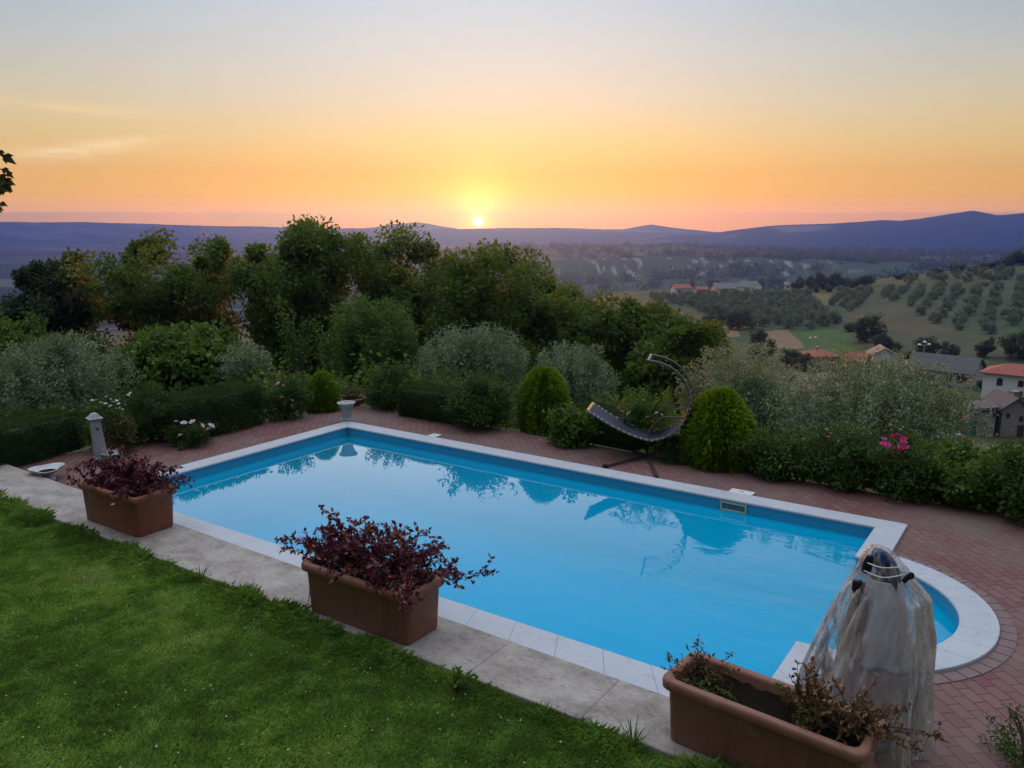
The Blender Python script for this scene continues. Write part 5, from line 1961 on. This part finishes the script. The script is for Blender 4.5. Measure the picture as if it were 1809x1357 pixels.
drape('plastic_cover', 'clear_sheeting', [(962, 1540, 1556), (969, 1534, 1574), (976, 1528, 1584), (988, 1521, 1594), (1002, 1514, 1608), (1012, 1509, 1614), (1030, 1500, 1632), (1046, 1490, 1648), (1100, 1462, 1653), (1150, 1438, 1653), (1200, 1418, 1650), (1260, 1402, 1647), (1320, 1392, 1643), (1390, 1388, 1638), (1440, 1390, 1634)],
      81, 8, .18, 176, .80, thick=.002, hemw=.03)
drape('upper_skirt', 'grey_cloth', [(1020, 1534, 1594), (1050, 1528, 1600), (1090, 1522, 1606), (1130, 1512, 1614), (1168, 1506, 1618)], 82, 5, .12, 72, .75, cap=False, thick=.003, hemw=.012, dy=-.02)
drape('lower_skirt', 'pink_cloth', [(1040, 1518, 1590), (1090, 1496, 1604), (1140, 1482, 1616), (1200, 1470, 1626), (1270, 1462, 1632)], 83, 5, .10, 72, .70, cap=False, thick=.003, hemw=.02, dy=.03)
drape('side_panel', 'pink_cloth', [(1052, 1503, 1522), (1090, 1494, 1520), (1130, 1486, 1516), (1141, 1484, 1512)], 87, 3, .10, 40, .9, cap=False, thick=.003, hemw=.02, dy=-.10)
drape('top_cloth', 'navy_cloth', [(967, 1545, 1557), (974, 1540, 1572), (986, 1538, 1583), (1000, 1546, 1590), (1018, 1550, 1593), (1036, 1553, 1592)], 84, 4, .12, 60, .85, thick=.003, dy=-.03, hemw=.012)
drape('dark_flap', 'black_cloth', [(974, 1532, 1544), (985, 1526, 1544), (1000, 1522, 1542), (1003, 1527, 1538)], 85, 3, .05, 40, .9, thick=.002, dy=-.10)
drape('dark_flap', 'black_cloth', [(1016, 1508, 1526), (1030, 1506, 1530), (1048, 1508, 1528), (1058, 1511, 1521)], 86, 3, .05, 40, .9, thick=.002, dy=-.12)
mb = MB()
tp = loc3(1556, 966)
mb.tube([(tp.x, 0, .03), (tp.x, 0, tp.z - .02)], .02, 10)
mb.build('pole', M['dark_metal'], root, smooth=True)
mb = MB()
mb.lathe([(.24, 0), (.24, .05), (.22, .07), (.04, .09), (.035, .16), (.03, .16)], 28, (tp.x, 0, .003))
mb.build('foot', M['grey_stone'], root, smooth=True)
ca, cb_ = loc3(1596, 1012), loc3(1613, 1002)
mb = MB()
mb.tube(catmull([(ca.x, -.16, ca.z), (ca.x + .02, -.19, ca.z + .045), (cb_.x - .01, -.19, cb_.z + .022), (cb_.x, -.19, cb_.z - .004), (cb_.x - .03, -.17, cb_.z - .03), (ca.x + .01, -.15, ca.z - .012)], 4), .012, 8)
mb.build('clip', M['black_rubber'], root, smooth=True)
mb = MB()
for k, yy in enumerate((978, 991)):
    a_, b_ = loc3(1528 - k * 6, yy + 6), loc3(1592 + 8 * k, yy + 16)
    mb = MB()
    mb.tube(catmull([(a_.x, -.10, a_.z), ((a_.x + b_.x) / 2, -.215 - .03 * k, a_.z + .02), (b_.x, -.09, b_.z)], 6), .004, 6)
    mb.build('cord', M['white_plastic'], root, smooth=True)

# ------------------------------------------------------------------ leafy branch reaching in at the upper left
tb_ = Vector((-4.6, 4.9, 0))
root = empty('leafy_branch_tree', tb_)
tag(root, 'dark leaves of a tree outside the left edge, hanging against the sky', 'tree')
mb = MB()
Tz = CAMZ + 1.6
mb.tube(catmull([(0, 0, -.3), (.03, .02, 1.2), (-.05, 0, 2.6), (0, .05, 4.2), (.05, 0, Tz + 1.2)], 5), [.16 - .006 * i for i in range(21)], 10)
leafP = []
tips = [(2, 272, 5.3), (3, 300, 5.2), (6, 318, 5.3), (2, 345, 5.3), (-20, 285, 5.2), (-40, 320, 5.4), (-70, 290, 5.2), (-100, 330, 5.3), (-140, 300, 5.3), (-30, 350, 5.3)]
bs = [Vector((.02, 0, 3.9)), Vector((0, .05, 4.6))]
for k, (px, py, dd) in enumerate(tips):
    e = pt(px, py, dd) - tb_
    s0_ = bs[k % 2]
    mid = s0_.lerp(e, .55) + Vector((0, 0, .12))
    mb.tube(catmull([s0_, mid, e], 4), [.02, .018, .016, .014, .012, .010, .008, .006, .003], 6)
    leafP.append(e)
mb.build('trunk', M['bark'], root, smooth=True)
rngx = np.random.default_rng(91)
sp = [(8, 272, .15, (1, -.9)), (2, 263, .10, (.3, -1)), (6, 298, .10, (1, -.5)), (3, 307, .11, (.8, -.9)), (15, 303, .09, (.9, -1)), (10, 316, .12, (1, -.6)), (14, 322, .10, (.5, -1)), (1, 312, .10, (-.3, -1)), (2, 328, .13, (1, -.5)), (3, 358, .08, (.8, -.4))]
P, Dn = [], []
Ls = []
for (px, py, l_, dv) in sp:
    P.append(tuple(pt(px - 4, py, 5.25) - tb_))
    Dn.append((dv[0], .2, dv[1]))
    Ls.append(l_ * .55)
for k in range(160):
    e = leafP[rngx.integers(4, len(leafP))] + Vector(tuple(rngx.normal(0, .10, 3) * np.array([.7, 1, 1])))
    if pt(0, 300, 5.2).x - tb_.x < e.x + .10: continue
    P.append(tuple(e)); Dn.append(tuple(rdir(1, rngx)[0] + np.array([0, 0, -.6]))); Ls.append(rngx.uniform(.06, .11))
# three-lobed leaves built of diamonds
P, Dn, Ls = np.array(P), unit(np.array(Dn)), np.array(Ls)
Nn = np.tile(np.array([0.2, -1, .25]), (len(P), 1)) + rdir(len(P), rngx) * .35
V, F = leafquads(P, Dn, Nn, Ls, Ls * .5, .2)
V2, F2 = leafquads(P + Dn * (Ls * .1)[:, None], Dn + unit(np.cross(Dn, Nn)) * .8, Nn, Ls * .6, Ls * .3, .1)
V3, F3 = leafquads(P + Dn * (Ls * .1)[:, None], Dn - unit(np.cross(Dn, Nn)) * .8, Nn, Ls * .6, Ls * .3, .1)
link('foliage', npmesh('foliage', np.concatenate([V, V2, V3]), np.concatenate([F, F2 + len(V), F3 + len(V) * 2])), M['silhouette_leaf'], root)

# ------------------------------------------------------------------ houses in the valley
def house(label, px, ybase, wpx_, dep, wallh, roofh, roof, wall, rot=0.0, kind='hip', over=.45, openings=(), chimney=None, group=None, r0=60, dist=None, extra=None, sink=0.6, cat='house'):
    if dist > 400:
        p = pt(px, ybase, dist)
        p.z = hz(p.x, p.y)
        k = 1.0
    else:
        p, dh = hit(px, ybase, r0)
        k = dh / dist * 0.88
    w = wpx_ * dist / F0
    a = -math.atan2(p.x, p.y) + math.radians(rot)
    root = empty('house', p, a)
    root.scale = (k, k, k)
    tag(root, label, cat, group)
    mb = MB()
    g = [(-w / 2, -dep / 2), (w / 2, -dep / 2), (w / 2, dep / 2), (-w / 2, dep / 2)]
    if kind == 'gable':
        mb.prism(g, -3 * sink, wallh)
        mb.add([(-w / 2, -dep / 2, wallh), (-w / 2, dep / 2, wallh), (-w / 2, 0, wallh + roofh * .96), (w / 2, -dep / 2, wallh), (w / 2, dep / 2, wallh), (w / 2, 0, wallh + roofh * .96)], [(0, 1, 2), (3, 5, 4), (0, 2, 5, 3), (1, 4, 5, 2)])
    elif kind == 'gablefront':
        mb.prism(g, -3 * sink, wallh)
        mb.add([(-w / 2, -dep / 2, wallh), (w / 2, -dep / 2, wallh), (0, -dep / 2, wallh + roofh * .96), (-w / 2, dep / 2, wallh), (w / 2, dep / 2, wallh), (0, dep / 2, wallh + roofh * .96)], [(0, 1, 2), (3, 5, 4), (0, 2, 5, 3), (1, 4, 5, 2)])
    else:
        mb.prism(g, -3 * sink, wallh)
    mb.build('wall', M[wall], root)
    mb = MB()
    e, th = over, .22
    x, y = w / 2 + e, dep / 2 + e
    z = wallh + .02
    if kind == 'hip':
        rl = max(w, dep) / 2 - min(w, dep) / 2
        a_, b_ = ((-rl, 0), (rl, 0)) if w >= dep else ((0, -rl), (0, rl))
        V = [(-x, -y, z), (x, -y, z), (x, y, z), (-x, y, z), (-x, -y, z + th), (x, -y, z + th), (x, y, z + th), (-x, y, z + th), (a_[0], a_[1], z + roofh), (b_[0], b_[1], z + roofh)]
        Fs = [(3, 2, 1, 0), (0, 1, 5, 4), (1, 2, 6, 5), (2, 3, 7, 6), (3, 0, 4, 7)]
        Fs += [(4, 5, 9, 8), (5, 6, 9), (6, 7, 8, 9), (7, 4, 8)] if w >= dep else [(4, 5, 8), (5, 6, 9, 8), (6, 7, 9), (7, 4, 8, 9)]
        mb.add(V, Fs)
    elif kind == 'mono':
        mb.add([(-x, -y, z - .1), (x, -y, z + roofh - .1), (x, y, z + roofh - .1), (-x, y, z - .1), (-x, -y, z + th), (x, -y, z + roofh + th), (x, y, z + roofh + th), (-x, y, z + th)],
               [(3, 2, 1, 0), (4, 5, 6, 7), (0, 1, 5, 4), (1, 2, 6, 5), (2, 3, 7, 6), (3, 0, 4, 7)])
    else:
        def gab(ax):
            hw, hl = (y, x) if ax == 'x' else (x, y)
            dz = roofh * e / (hw - e)
            sec = [(-hw, z - dz), (0, z + roofh), (hw, z - dz), (hw, z - dz + th), (0, z + roofh + th), (-hw, z - dz + th)]
            L0 = [(-hl, s_, q) if ax == 'x' else (s_, -hl, q) for s_, q in sec]
            L1 = [(hl, s_, q) if ax == 'x' else (s_, hl, q) for s_, q in sec]
            n_ = 6
            V = L0 + L1
            Fs = [(i, (i + 1) % n_, n_ + (i + 1) % n_, n_ + i) for i in range(n_)] + [(0, 1, 4, 5), (1, 2, 3, 4), (6, 7, 10, 11), (7, 8, 9, 10)]
            mb.add(V, Fs)
        gab('x' if kind == 'gable' else 'y')
    rf = mb.build('roof', M[roof], root)
    if chimney:
        mb = MB()
        mb.box((chimney[0] * w, chimney[1] * dep, wallh + roofh * .8), (.6, .6, 1.6))
        mb.box((chimney[0] * w, chimney[1] * dep, wallh + roofh * .8 + .87), (.85, .85, .14))
        mb.build('chimney', M[wall], rf)
    for op in openings:
        kind_, fx, zc_, ww, hh = op[:5]
        mat = op[5] if len(op) > 5 else 'window_glass'
        side_ = op[6] if len(op) > 6 else 'front'
        mb = MB()
        c_ = (fx * w, -dep / 2 - .02, zc_) if side_ == 'front' else ((w / 2 + .02) * (1 if side_ == 'right' else -1), fx * dep, zc_)
        sz = (ww, .07, hh) if side_ == 'front' else (.07, ww, hh)
        if kind_ == 'arch':
            n_ = 10
            pl = [(-ww / 2, -hh / 2), (ww / 2, -hh / 2)] + [(ww / 2 * math.cos(t_), hh / 2 - ww / 2 + ww / 2 * math.sin(t_)) for t_ in np.linspace(0, math.pi, n_)]
            L0 = [(c_[0] + a_, c_[1] - .035, c_[2] + b_) for a_, b_ in pl]
            L1 = [(c_[0] + a_, c_[1] + .035, c_[2] + b_) for a_, b_ in pl]
            mb.loft([L0, L1])
            mb.build('window', M[mat], root)
        else:
            mb.box(c_, sz)
            mb.build(kind_, M[mat], root)
    if extra: extra(root, w, dist)
    return root, dist, w


def ex_white(root, w, dist):
    # recessed balcony on the left with post, slab, rail and garage door below
    mb = MB(); mb.box((-w * .62, -2.6, 3.0), (w * .27, 4.4, .22)); mb.build('balcony', M['render_brown'], root)
    mb = MB(); mb.box((-w * .74, -4.6, 3.2), (.28, .28, 6.4)); mb.build('pillar', M['plaster_grey'], root)
    mb = MB()
    mb.box((-w * .62, -4.72, 4.0), (w * .25, .05, .06))
    for k in range(9):
        mb.box((-w * .735 + k * w * .029, -4.72, 3.55), (.03, .03, .86))
    mb.build('railing', M['dark_metal'], root)
    mb = MB(); mb.box((-w * .60, -1.6, 4.55), (w * .20, 3.0, 2.9)); mb.build('wall', M['plaster_white'], root)
    mb = MB(); mb.box((-w * .60, -1.5, 1.3), (w * .21, 3.4, 2.6 + .6)); mb.build('wall', M['render_brown'], root)
    mb = MB(); mb.box((-w * .585, -3.24, 1.15), (2.4, .08, 2.2)); mb.build('garage_door', M['plaster_white'], root)
    mb = MB(); mb.box((-w * .62, -2.3, 6.12), (w * .36, 5.2, .20)); mb.build('roof', M['roof_red'], root)
    for s_ in (-1, 1):
        mb = MB(); mb.box((-w * .30 + s_ * 1.05, -w * .33 - .06, 4.4), (.55, .06, 1.5)); mb.build('shutter', M['plaster_grey'], root)


house('two storey white house with red hipped roof, arched window and balcony at the right edge', 1792, 706, 92, 7.0, 4.9, 1.8, 'roof_red', 'plaster_white', -8, 'hip', .6,
      [('arch', -.22, 3.6, 1.0, 1.5), ('window', .12, 3.6, .9, 1.2), ('window', .38, 3.6, .9, 1.2), ('door', .1, 1.1, 1.4, 2.2, 'shutter_brown')], (.2, .1), extra=None, dist=158)
house('long single storey house under a dark grey gabled roof', 1668, 676, 104, 9.5, 3.3, 2.5, 'roof_grey', 'plaster_grey', -14, 'gable', .6,
      [('window', .16, 1.9, 1.0, 1.4), ('window', .36, 1.9, 1.9, 1.5, 'shutter_brown'), ('door', -.1, 1.1, 1.0, 2.1, 'shutter_brown')], None, dist=172)
house('small pinkish annex with grey roof left of the long grey roofed house', 1612, 668, 34, 6.0, 2.6, 1.2, 'roof_grey', 'plaster_pink', -14, 'gable', .3, [('door', -.2, 1.1, 1.0, 2.0, 'shutter_brown')], dist=176)
house('taller brown stone house block with gabled grey roof', 1772, 764, 44, 6.0, 3.9, 1.3, 'roof_grey', 'render_brown', 24, 'gablefront', .35,
      [('window', -.28, 3.0, .4, .6), ('window', .2, 2.6, .5, .7), ('door', .22, .9, .8, 1.7, 'shutter_brown')], (.2, -.1), dist=112)
house('lower brown rendered block with sloping single pitch roof', 1726, 764, 40, 5.0, 3.3, .6, 'roof_grey', 'render_brown', 10, 'mono', .25,
      [('window', .1, 1.9, .35, .35), ('window', .42, 3.0, .3, .6)], dist=109)
house('house with plain red roof showing above the olives right of the largest conifer', 1446, 648, 56, 8.0, 3.2, 1.7, 'roof_red', 'plaster_grey', 24, 'hip', .5, [('window', .2, 1.8, .9, 1.2)], (-.1, 0), dist=205)
house('white gabled house partly hidden by the wide olive tree', 1556, 652, 44, 7.0, 3.6, 1.8, 'roof_brown', 'plaster_white', 10, 'gablefront', .4, [('window', .0, 2.0, 1.0, 1.2)], dist=196)
house('low house with orange red roof behind the wide olive tree', 1512, 655, 36, 6.0, 2.6, 1.5, 'roof_red', 'plaster_pink', -10, 'gable', .4, [('window', .2, 1.5, .8, 1.0)], dist=186)
house('low shed with pale brown roof seen through the olives below the red roof', 1436, 716, 66, 7.0, 2.4, 1.6, 'roof_brown', 'plaster_grey', 16, 'gable', .3, [('window', .2, 1.4, .7, .8)], dist=98)
# farm buildings along the crest
house('white farmhouse with red roof alone at the left end of the crest', 1203, 511, 28, 8, 4.6, 1.8, 'roof_red', 'plaster_white', 18, 'gable', .4, [('window', -.25, 3, 1.4, 1.1), ('window', .05, 2, 1.4, 1.1), ('window', .3, 2, 1.0, 1.2)], dist=455)
house('long low farm building with red roof right of the white farmhouse', 1240, 510, 19, 6, 2.4, 1.1, 'roof_red', 'plaster_pink', 5, 'gable', .3, [('window', .2, 1.1, .9, .8)], dist=470)
house('wide pale shed with shallow roof behind the crest farm', 1288, 506, 52, 16, 4.2, 3.4, 'roof_pale', 'plaster_grey', 12, 'gable', .4, [('door', .1, 1.6, 3, 3.0, 'shutter_brown')], dist=560, cat='shed')
house('second pale shed with steep lit roof on the crest', 1324, 507, 30, 14, 4.0, 3.4, 'roof_pale', 'plaster_white', -22, 'gable', .4, [('door', .1, 1.6, 3, 3.0, 'shutter_brown')], dist=545, cat='shed')
house('tiny pale cottage among the dark crest trees', 1392, 505, 12, 6, 2.8, 1.4, 'roof_brown', 'plaster_white', 0, 'gable', .3, [('window', 0, 1.5, 1.0, 1.0)], dist=500)

# garden walls, fence and lamps in the village
def segwall(name, label, cat, pts, hgt, thick, mat, cap=None):
    P = [pt(px, py, dd) for px, py, dd in pts]
    P = [Vector((q.x, q.y, hz(q.x, q.y))) for q in P]
    root = empty(name, P[0])
    tag(root, label, cat)
    mb = MB()
    L = []
    for i, q in enumerate(P):
        dv = (P[min(i + 1, len(P) - 1)] - P[max(i - 1, 0)])
        nv = Vector((-dv.y, dv.x, 0)).normalized() * thick / 2
        r_ = q - P[0]
        L.append([tuple(r_ - nv + Vector((0, 0, -.8))), tuple(r_ + nv + Vector((0, 0, -.8))), tuple(r_ + nv + Vector((0, 0, hgt))), tuple(r_ - nv + Vector((0, 0, hgt)))])
    mb.loft(L)
    mb.build('panel', M[mat], root)
    for q in (P[0], P[-1]):
        mb = MB()
        r_ = q - P[0]
        mb.box((r_.x, r_.y, r_.z + hgt * .5), (thick + .35, thick + .35, hgt + .8))
        mb.box((r_.x, r_.y, r_.z + hgt + .48), (thick + .5, thick + .5, .12))
        mb.build('post', M[mat], root)
    return root


segwall('garden_wall', 'low white garden wall behind the wide olive tree', 'garden wall', [(1540, 668, 160), (1572, 673, 157), (1602, 680, 154)], 1.1, .3, 'plaster_white')
segwall('garden_wall', 'curving grey road wall in front of the green net fence', 'garden wall', [(1652, 692, 140), (1676, 697, 137), (1700, 706, 134)], .9, .3, 'plaster_grey')
segwall('net_fence', 'dark green net fence in front of the long grey roofed house', 'fence', [(1676, 690, 146), (1700, 692, 145), (1728, 693, 143)], 1.9, .12, 'mesh_green')


def lamp(label, px, py, dist, hgt, arms):
    p, dh = hit(px, py, 60)
    root = empty('street_lamp', p)
    root.scale = (dh / dist,) * 3
    tag(root, label, 'street lamp')
    mb = MB(); mb.tube([(0, 0, -.3), (0, 0, hgt * .5), (0, 0, hgt)], [.10, .08, .05], 8); mb.build('pole', M['plaster_grey'], root, smooth=True)
    for (dx, dz) in arms:
        mb = MB(); mb.tube([(0, 0, hgt + dz - .25), (dx * .6, 0, hgt + dz - .1), (dx, 0, hgt + dz)], .04, 6); arm = mb.build('arm', M['plaster_grey'], root, smooth=True)
        mb = MB(); mb.lathe([(.05, -.16), (.24, -.12), (.28, 0), (.2, .13), (.04, .17)], 12, (dx, 0, hgt + dz)); mb.build('lamp_head', M['lamp_white'], arm, smooth=True)


lamp('grey lamp post with three white heads in front of the long grey roofed house', 1626, 684, 150, 7.2, ((0.02, .3), (-.8, -.15), (.75, -.1)))
lamp('short lamp with white heads above the plain red roof', 1433, 640, 200, 5.6, ((.6, .1), (-.6, 0)))

# ------------------------------------------------------------------ trees, groves and woods in the valley
def proto_blob(seed, R, nclump, crad, per, leaf, lump=.35):
    rng = np.random.default_rng(seed)
    C = ell_clumps(rng, nclump, R, R[2] * .92, lump, .5, -.9)
    C[:, 2] = np.maximum(C[:, 2], .25)
    me = clumps_mesh('crown', rng, C, crad * rng.uniform(.7, 1.2, len(C)), per, leaf, .6, tonebase=.18 * (C[:, 2] / R[2] - 1))
    return me


def with_trunk(me, r, h):
    """append a short trunk to a one-mesh tree"""
    mb = MB(); mb.tube([(0, 0, -1), (.05 * h, 0, h * .5), (0, 0, h)], [r, r * .8, r * .5], 6)
    bm = bmesh.new(); bm.from_mesh(me)
    vs = [bm.verts.new(v) for v in mb.v]
    for f in mb.f: bm.faces.new([vs[i] for i in f])
    bm.to_mesh(me); bm.free()
    return me


DK = [with_trunk(proto_blob(500 + i, (4, 4, 4.4), 60, 1.1, 60, .55), .35, 3) for i in range(3)]
for me in DK: me.materials.append(M['dark_leaf'])
OL = [with_trunk(proto_blob(520 + i, (1.9, 1.9, 1.75), 26, .6, 42, .33, .3), .16, 1.2) for i in range(4)]
for me in OL: me.materials.append(M['far_olive_leaf'])

FARTREES = [
    # px, ybase, width px, height px, label
    (1530, 604, 50, 50, 'large round dark tree standing alone in the brown field'),
    (1560, 618, 38, 30, 'lower round tree touching the right side of the large field tree'),
    (1500, 586, 22, 16, 'small bush left of the large round field tree'),
    (1475, 569, 13, 15, 'small dark tree at the right tip of the left olive grove'),
    (1634, 632, 42, 36, 'broad dark tree at the lower edge of the brown field, behind the grey roofed house'),
    (1676, 634, 34, 27, 'smaller dark tree right of the broad one behind the grey roofed house'),
    (1738, 632, 28, 34, 'upright dark tree at the field edge behind the white house'),
    (1800, 634, 56, 46, 'large dark tree at the right edge behind the white house'),
    (1605, 638, 30, 16, 'low bush left of the broad tree behind the grey roofed house'),
    (1263, 576, 46, 36, 'left of the two wide dark trees above the small bare field'),
    (1304, 582, 48, 40, 'right of the two wide dark trees above the small bare field'),
    (1338, 604, 34, 24, 'low tree between the two bare brown fields'),
    (1345, 640, 46, 42, 'dark tree directly below the bare field, above the olives'),
    (1425, 672, 46, 50, 'dark conical tree left of the plain red roof'),
    (1398, 650, 40, 36, 'round dark tree just above the olives left of the red roof'),
    (1068, 513, 20, 14, 'lone dark bush at the left end of the crest'),
    (1155, 508, 20, 12, 'low bush on the crest left of the white farmhouse'),
    (1222, 508, 11, 14, 'dark tree directly right of the white farmhouse'),
    (1256, 508, 14, 16, 'dark tree at the right end of the long farm building'),
    (1582, 620, 18, 14, 'small bush right of the tree pair in the brown field'),
    (1690, 480, 28, 14, 'dark tree on the upper right skyline of the near hill'),
    (1655, 484, 20, 10, 'small dark tree left of the one on the near hill skyline'),
    (1640, 660, 34, 24, 'dark hedge tree between lamp post and grey roofed house'),
    (1748, 690, 40, 22, 'dark hedge bush in front of the white house'),
    (1796, 736, 44, 40, 'olive green tree right of the brown stone house'),
]
CREST = [(1345, 508, 16, 18), (1362, 508, 18, 22), (1380, 509, 18, 20), (1412, 511, 20, 22), (1430, 512, 20, 26), (1452, 512, 26, 32), (1474, 510, 24, 30), (1492, 508, 20, 18), (1510, 508, 22, 17), (1530, 505, 24, 20),
         (1268, 506, 12, 12), (1306, 508, 12, 10), (1400, 512, 14, 14), (1440, 518, 13, 16), (1465, 516, 14, 12), (1588, 494, 16, 9), (1602, 492, 18, 11)]
RIGHTC = [(1762, 474, 30, 14), (1785, 470, 34, 20), (1806, 468, 36, 26), (1740, 474, 22, 10), (1775, 484, 30, 10), (1722, 482, 22, 8)]
rngx = np.random.default_rng(123)


def far_tree(px, yb, wp_, hp, label, group=None, name='round_tree'):
    p, dist = hit(px, yb, 80, 1500)
    root = bpy.data.objects.new(name, DK[rngx.integers(3)])
    COL.objects.link(root)
    root.location = p
    w = wp_ * dist / F0
    h = hp * dist / F0
    root.scale = (w / 8.2, w / 8.2, h / 8.6)
    root.rotation_euler = (0, 0, rngx.uniform(0, 6.28))
    tag(root, label, 'tree', group)


for q in FARTREES: far_tree(*q)
for q in CREST: far_tree(*q, 'dark tree in the close row along the crest right of the farm sheds', 'dark trees along the crest')
for q in RIGHTC: far_tree(*q, 'dark tree in the wood at the upper right end of the near hill', 'wood at the top of the near hill')


def grove(poly, sx, sy, ang_, label, group, limit, jit=.5, sc=1.0):
    xs = [p[0] for p in poly]; ys = [p[1] for p in poly]
    cx_, cy_ = sum(xs) / len(xs), sum(ys) / len(ys)
    ca_, sa_ = math.cos(ang_), math.sin(ang_)
    pts = []
    for i in range(-70, 71):
        for j in range(-70, 71):
            a_, b_ = i * sx + rngx.normal(0, jit), j * sy + rngx.normal(0, jit)
            pts.append((cx_ + a_ * ca_ - b_ * sa_, cy_ + a_ * sa_ + b_ * ca_))
    P = np.array(pts)
    P = P[inpoly(P[:, 0], P[:, 1], poly)]
    if len(P) > limit:
        P = P[np.argsort(np.hypot(P[:, 0], P[:, 1]))[:limit]]
    Z = height(P[:, 0], P[:, 1])
    for (x, y), z in zip(P, Z):
        o = bpy.data.objects.new('grove_olive_tree', OL[rngx.integers(4)])
        COL.objects.link(o)
        o.location = (x, y, z)
        s_ = rngx.uniform(.75, 1.25) * sc
        o.scale = (s_, s_, s_ * rngx.uniform(.9, 1.15))
        o.rotation_euler = (0, 0, rngx.uniform(0, 6.28))
        tag(o, label, 'olive tree', group)
    return len(P)


ng = []
ng.append(grove(GROVES['west'], 8.0, 9.2, math.radians(38), 'small grey green olive tree in the dense grove below the farm on the crest', 'olive grove below the farm', 115, .6, 1.25))
ng.append(grove(GROVES['east'], 7.2, 7.6, math.radians(-32), 'small olive tree in the grove rows on the right hillside', 'olive grove on the right hillside', 125, .8, .95))
ng.append(grove(GROVES['upper'], 12.5, 14.0, math.radians(20), 'small olive tree in the thin grove along the top of the right hillside', 'olive grove at the top of the hillside', 38, 1.5, 1.35))
ng.append(grove(GROVES['strip'], 10.5, 6.0, math.radians(60), 'olive tree in the short rows between the two groves', 'olive rows between the groves', 22, .5, 1.1))
print('grove trees', ng)


def woods():
    """far woods and scrub that read as one mass"""
    rng = np.random.default_rng(17)
    n_ = 5200
    a = rng.uniform(-.10, .72, n_)
    r = np.concatenate([rng.uniform(1360, 1520, 1500), rng.uniform(1520, 2500, 2500), rng.uniform(620, 1340, 1200)])
    x, y = r * np.sin(a), r * np.cos(a)
    den = fbm(x / 150, y / 60, 33, 4)
    ok = den > np.where(r < 1360, .47, .53)
    x, y, r = x[ok], y[ok], r[ok]
    z = height(x, y)
    C = np.stack([x, y, z + 2.5], 1)
    me = clumps_mesh('woods', rng, C, np.array([1, 1, 1]).max() * 8.0 * rng.uniform(.6, 1.6, len(C)), 34, 3.2, .8)
    tag(link('woods', me, M['dark_leaf']), 'dark woods and scrub on the far plateau and clay cliffs', 'woods', kind='stuff')


woods()

# ------------------------------------------------------------------ the air
mb = MB()
mb.prism([(-7800, -7800), (7800, -7800), (7800, 7800), (-7800, 7800)], -190.0, 112.0)
hz_ = mb.build('haze', M['haze'])
tag(hz_, 'evening haze over the valley', 'haze', kind='stuff')
